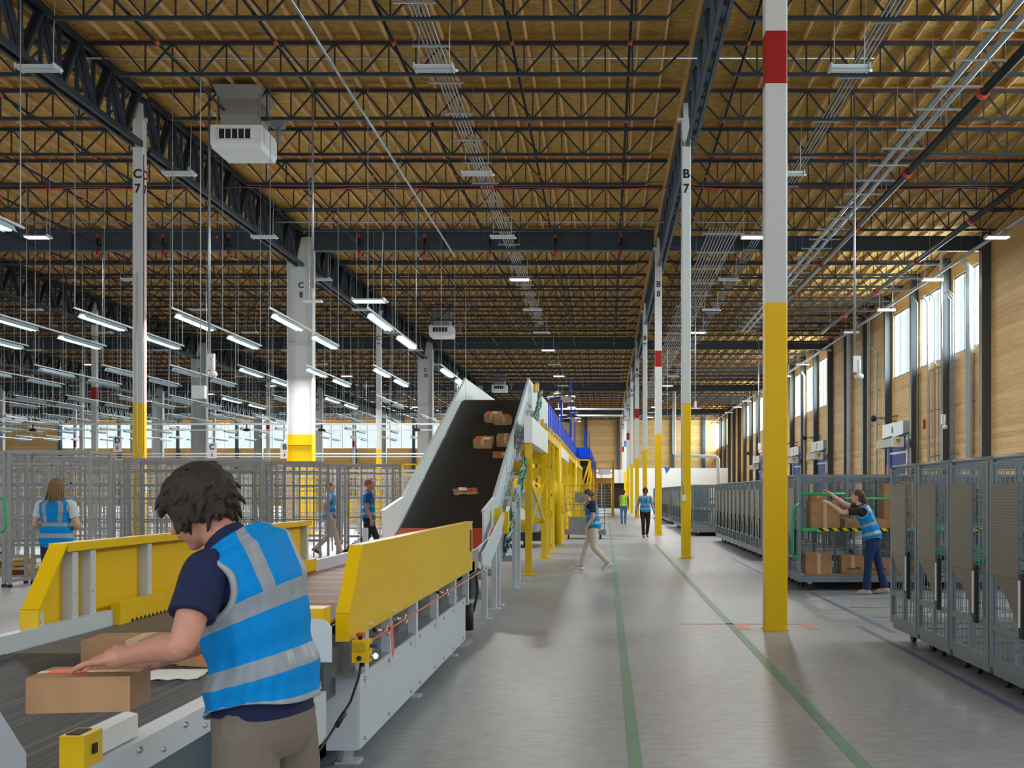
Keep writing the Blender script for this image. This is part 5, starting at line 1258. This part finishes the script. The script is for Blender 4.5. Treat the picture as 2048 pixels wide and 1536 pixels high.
human('person in pale shirt, blue vest and beige trousers walking behind the conveyor', (-6.95, 27.6, 0), -1.45, 1.88, dict(WK, elR=V(.23, -.08, 1.13), wrR=V(.22, .1, .9)), dict(shirt=(190, 206, 220), pants=(176, 162, 142), hair=(90, 64, 48), shoe=(60, 56, 54), hem=-.02))
human('person in blue vest and black trousers striding behind the conveyor guard', (-5.62, 26.0, 0), -1.35, 1.93, dict(WK, anL=V(-.10, -.42, .24)), dict(shirt=(20, 80, 150), pants=(24, 26, 34), hair=(150, 96, 76), skin=(196, 130, 110), shoe=(30, 30, 32)))
human('person in blue vest and cream trousers walking left across the aisle by the wire trolley', (-.25, 22.3, 0), 1.5, 1.72, dict(WK, chest=V(0, .04, 1.21), neck=V(0, .08, 1.44), head=V(0, .14, 1.58), elR=V(.22, .02, 1.12), wrR=V(.22, .16, .92), elL=V(-.22, 0, 1.12), wrL=V(-.22, .14, .9)), dict(shirt=(30, 50, 66), pants=(206, 192, 180), style='bun', hair=(92, 68, 56), shoe=(222, 218, 212)))
human('person in yellow-green vest and blue jeans walking away down the aisle', (.9, 56.3, 0), 0.05, 1.76, dict(anR=V(.09, .1, .1), knR=V(.1, .1, .52), anL=V(-.09, -.08, .1)), dict(vest=(196, 240, 50), shirt=(120, 100, 84), pants=(84, 118, 160), hair=(24, 20, 20), skin=(110, 74, 56), shoe=(40, 40, 44), style='bun', bands=((.18, .24), (.0, .001)), band=(150, 156, 160)), voxel=.01)
human('person with short curly black hair in blue vest and black trousers walking towards the camera', (1.40, 39.3, 0), math.pi + .05, 1.78, dict(anR=V(.07, .12, .1), knR=V(.08, .1, .52), anL=V(-.07, -.12, .12), elR=V(.26, -.06, 1.14), wrR=V(.33, -.02, .90), elL=V(-.25, -.03, 1.14), wrL=V(-.31, .08, .91)), dict(style='curly', hair=(26, 20, 20), skin=(116, 74, 56), shirt=(150, 150, 156), sleeve='long', pants=(20, 20, 24), shoe=(20, 20, 22), vneck=True, wide=.94))
human('person with brown ponytail, blue vest and jeans loading a box onto a cart', (4.17, 17.35, 0), 1.22, 1.66, dict(
    pelvis=V(0, -.03, .95), chest=V(0, .05, 1.22), neck=V(0, .17, 1.46), head=V(0, .21, 1.62), face=V(.1, 1, .12),
    shL=V(-.175, .17, 1.39), elL=V(-.20, .43, 1.36), wrL=V(-.14, .64, 1.50), hdL=V(.05, .85, .5), hnL=V(.3, .9, -.3), thL=V(.3, 0, 1),
    shR=V(.175, .18, 1.41), elR=V(.17, .44, 1.50), wrR=V(.1, .66, 1.66), hdR=V(-.1, .8, .55), hnR=V(-.3, .9, 0), thR=V(-.3, 0, 1),
    hipL=V(-.09, -.03, .92), hipR=V(.09, -.03, .92), knL=V(-.1, .02, .52), anL=V(-.09, .05, .1), knR=V(.1, -.12, .52), anR=V(.11, -.22, .12), toL=V(0, 1, 0), toR=V(.1, 1, -.1)),
    dict(style='pony', hair=(82, 56, 42), skin=(214, 166, 140), shirt=(40, 36, 30), pants=(16, 46, 92), shoe=(170, 168, 160), wide=.98, flare=1.35, bands=((.06, .15), (.34, .43)), hem=-.06))
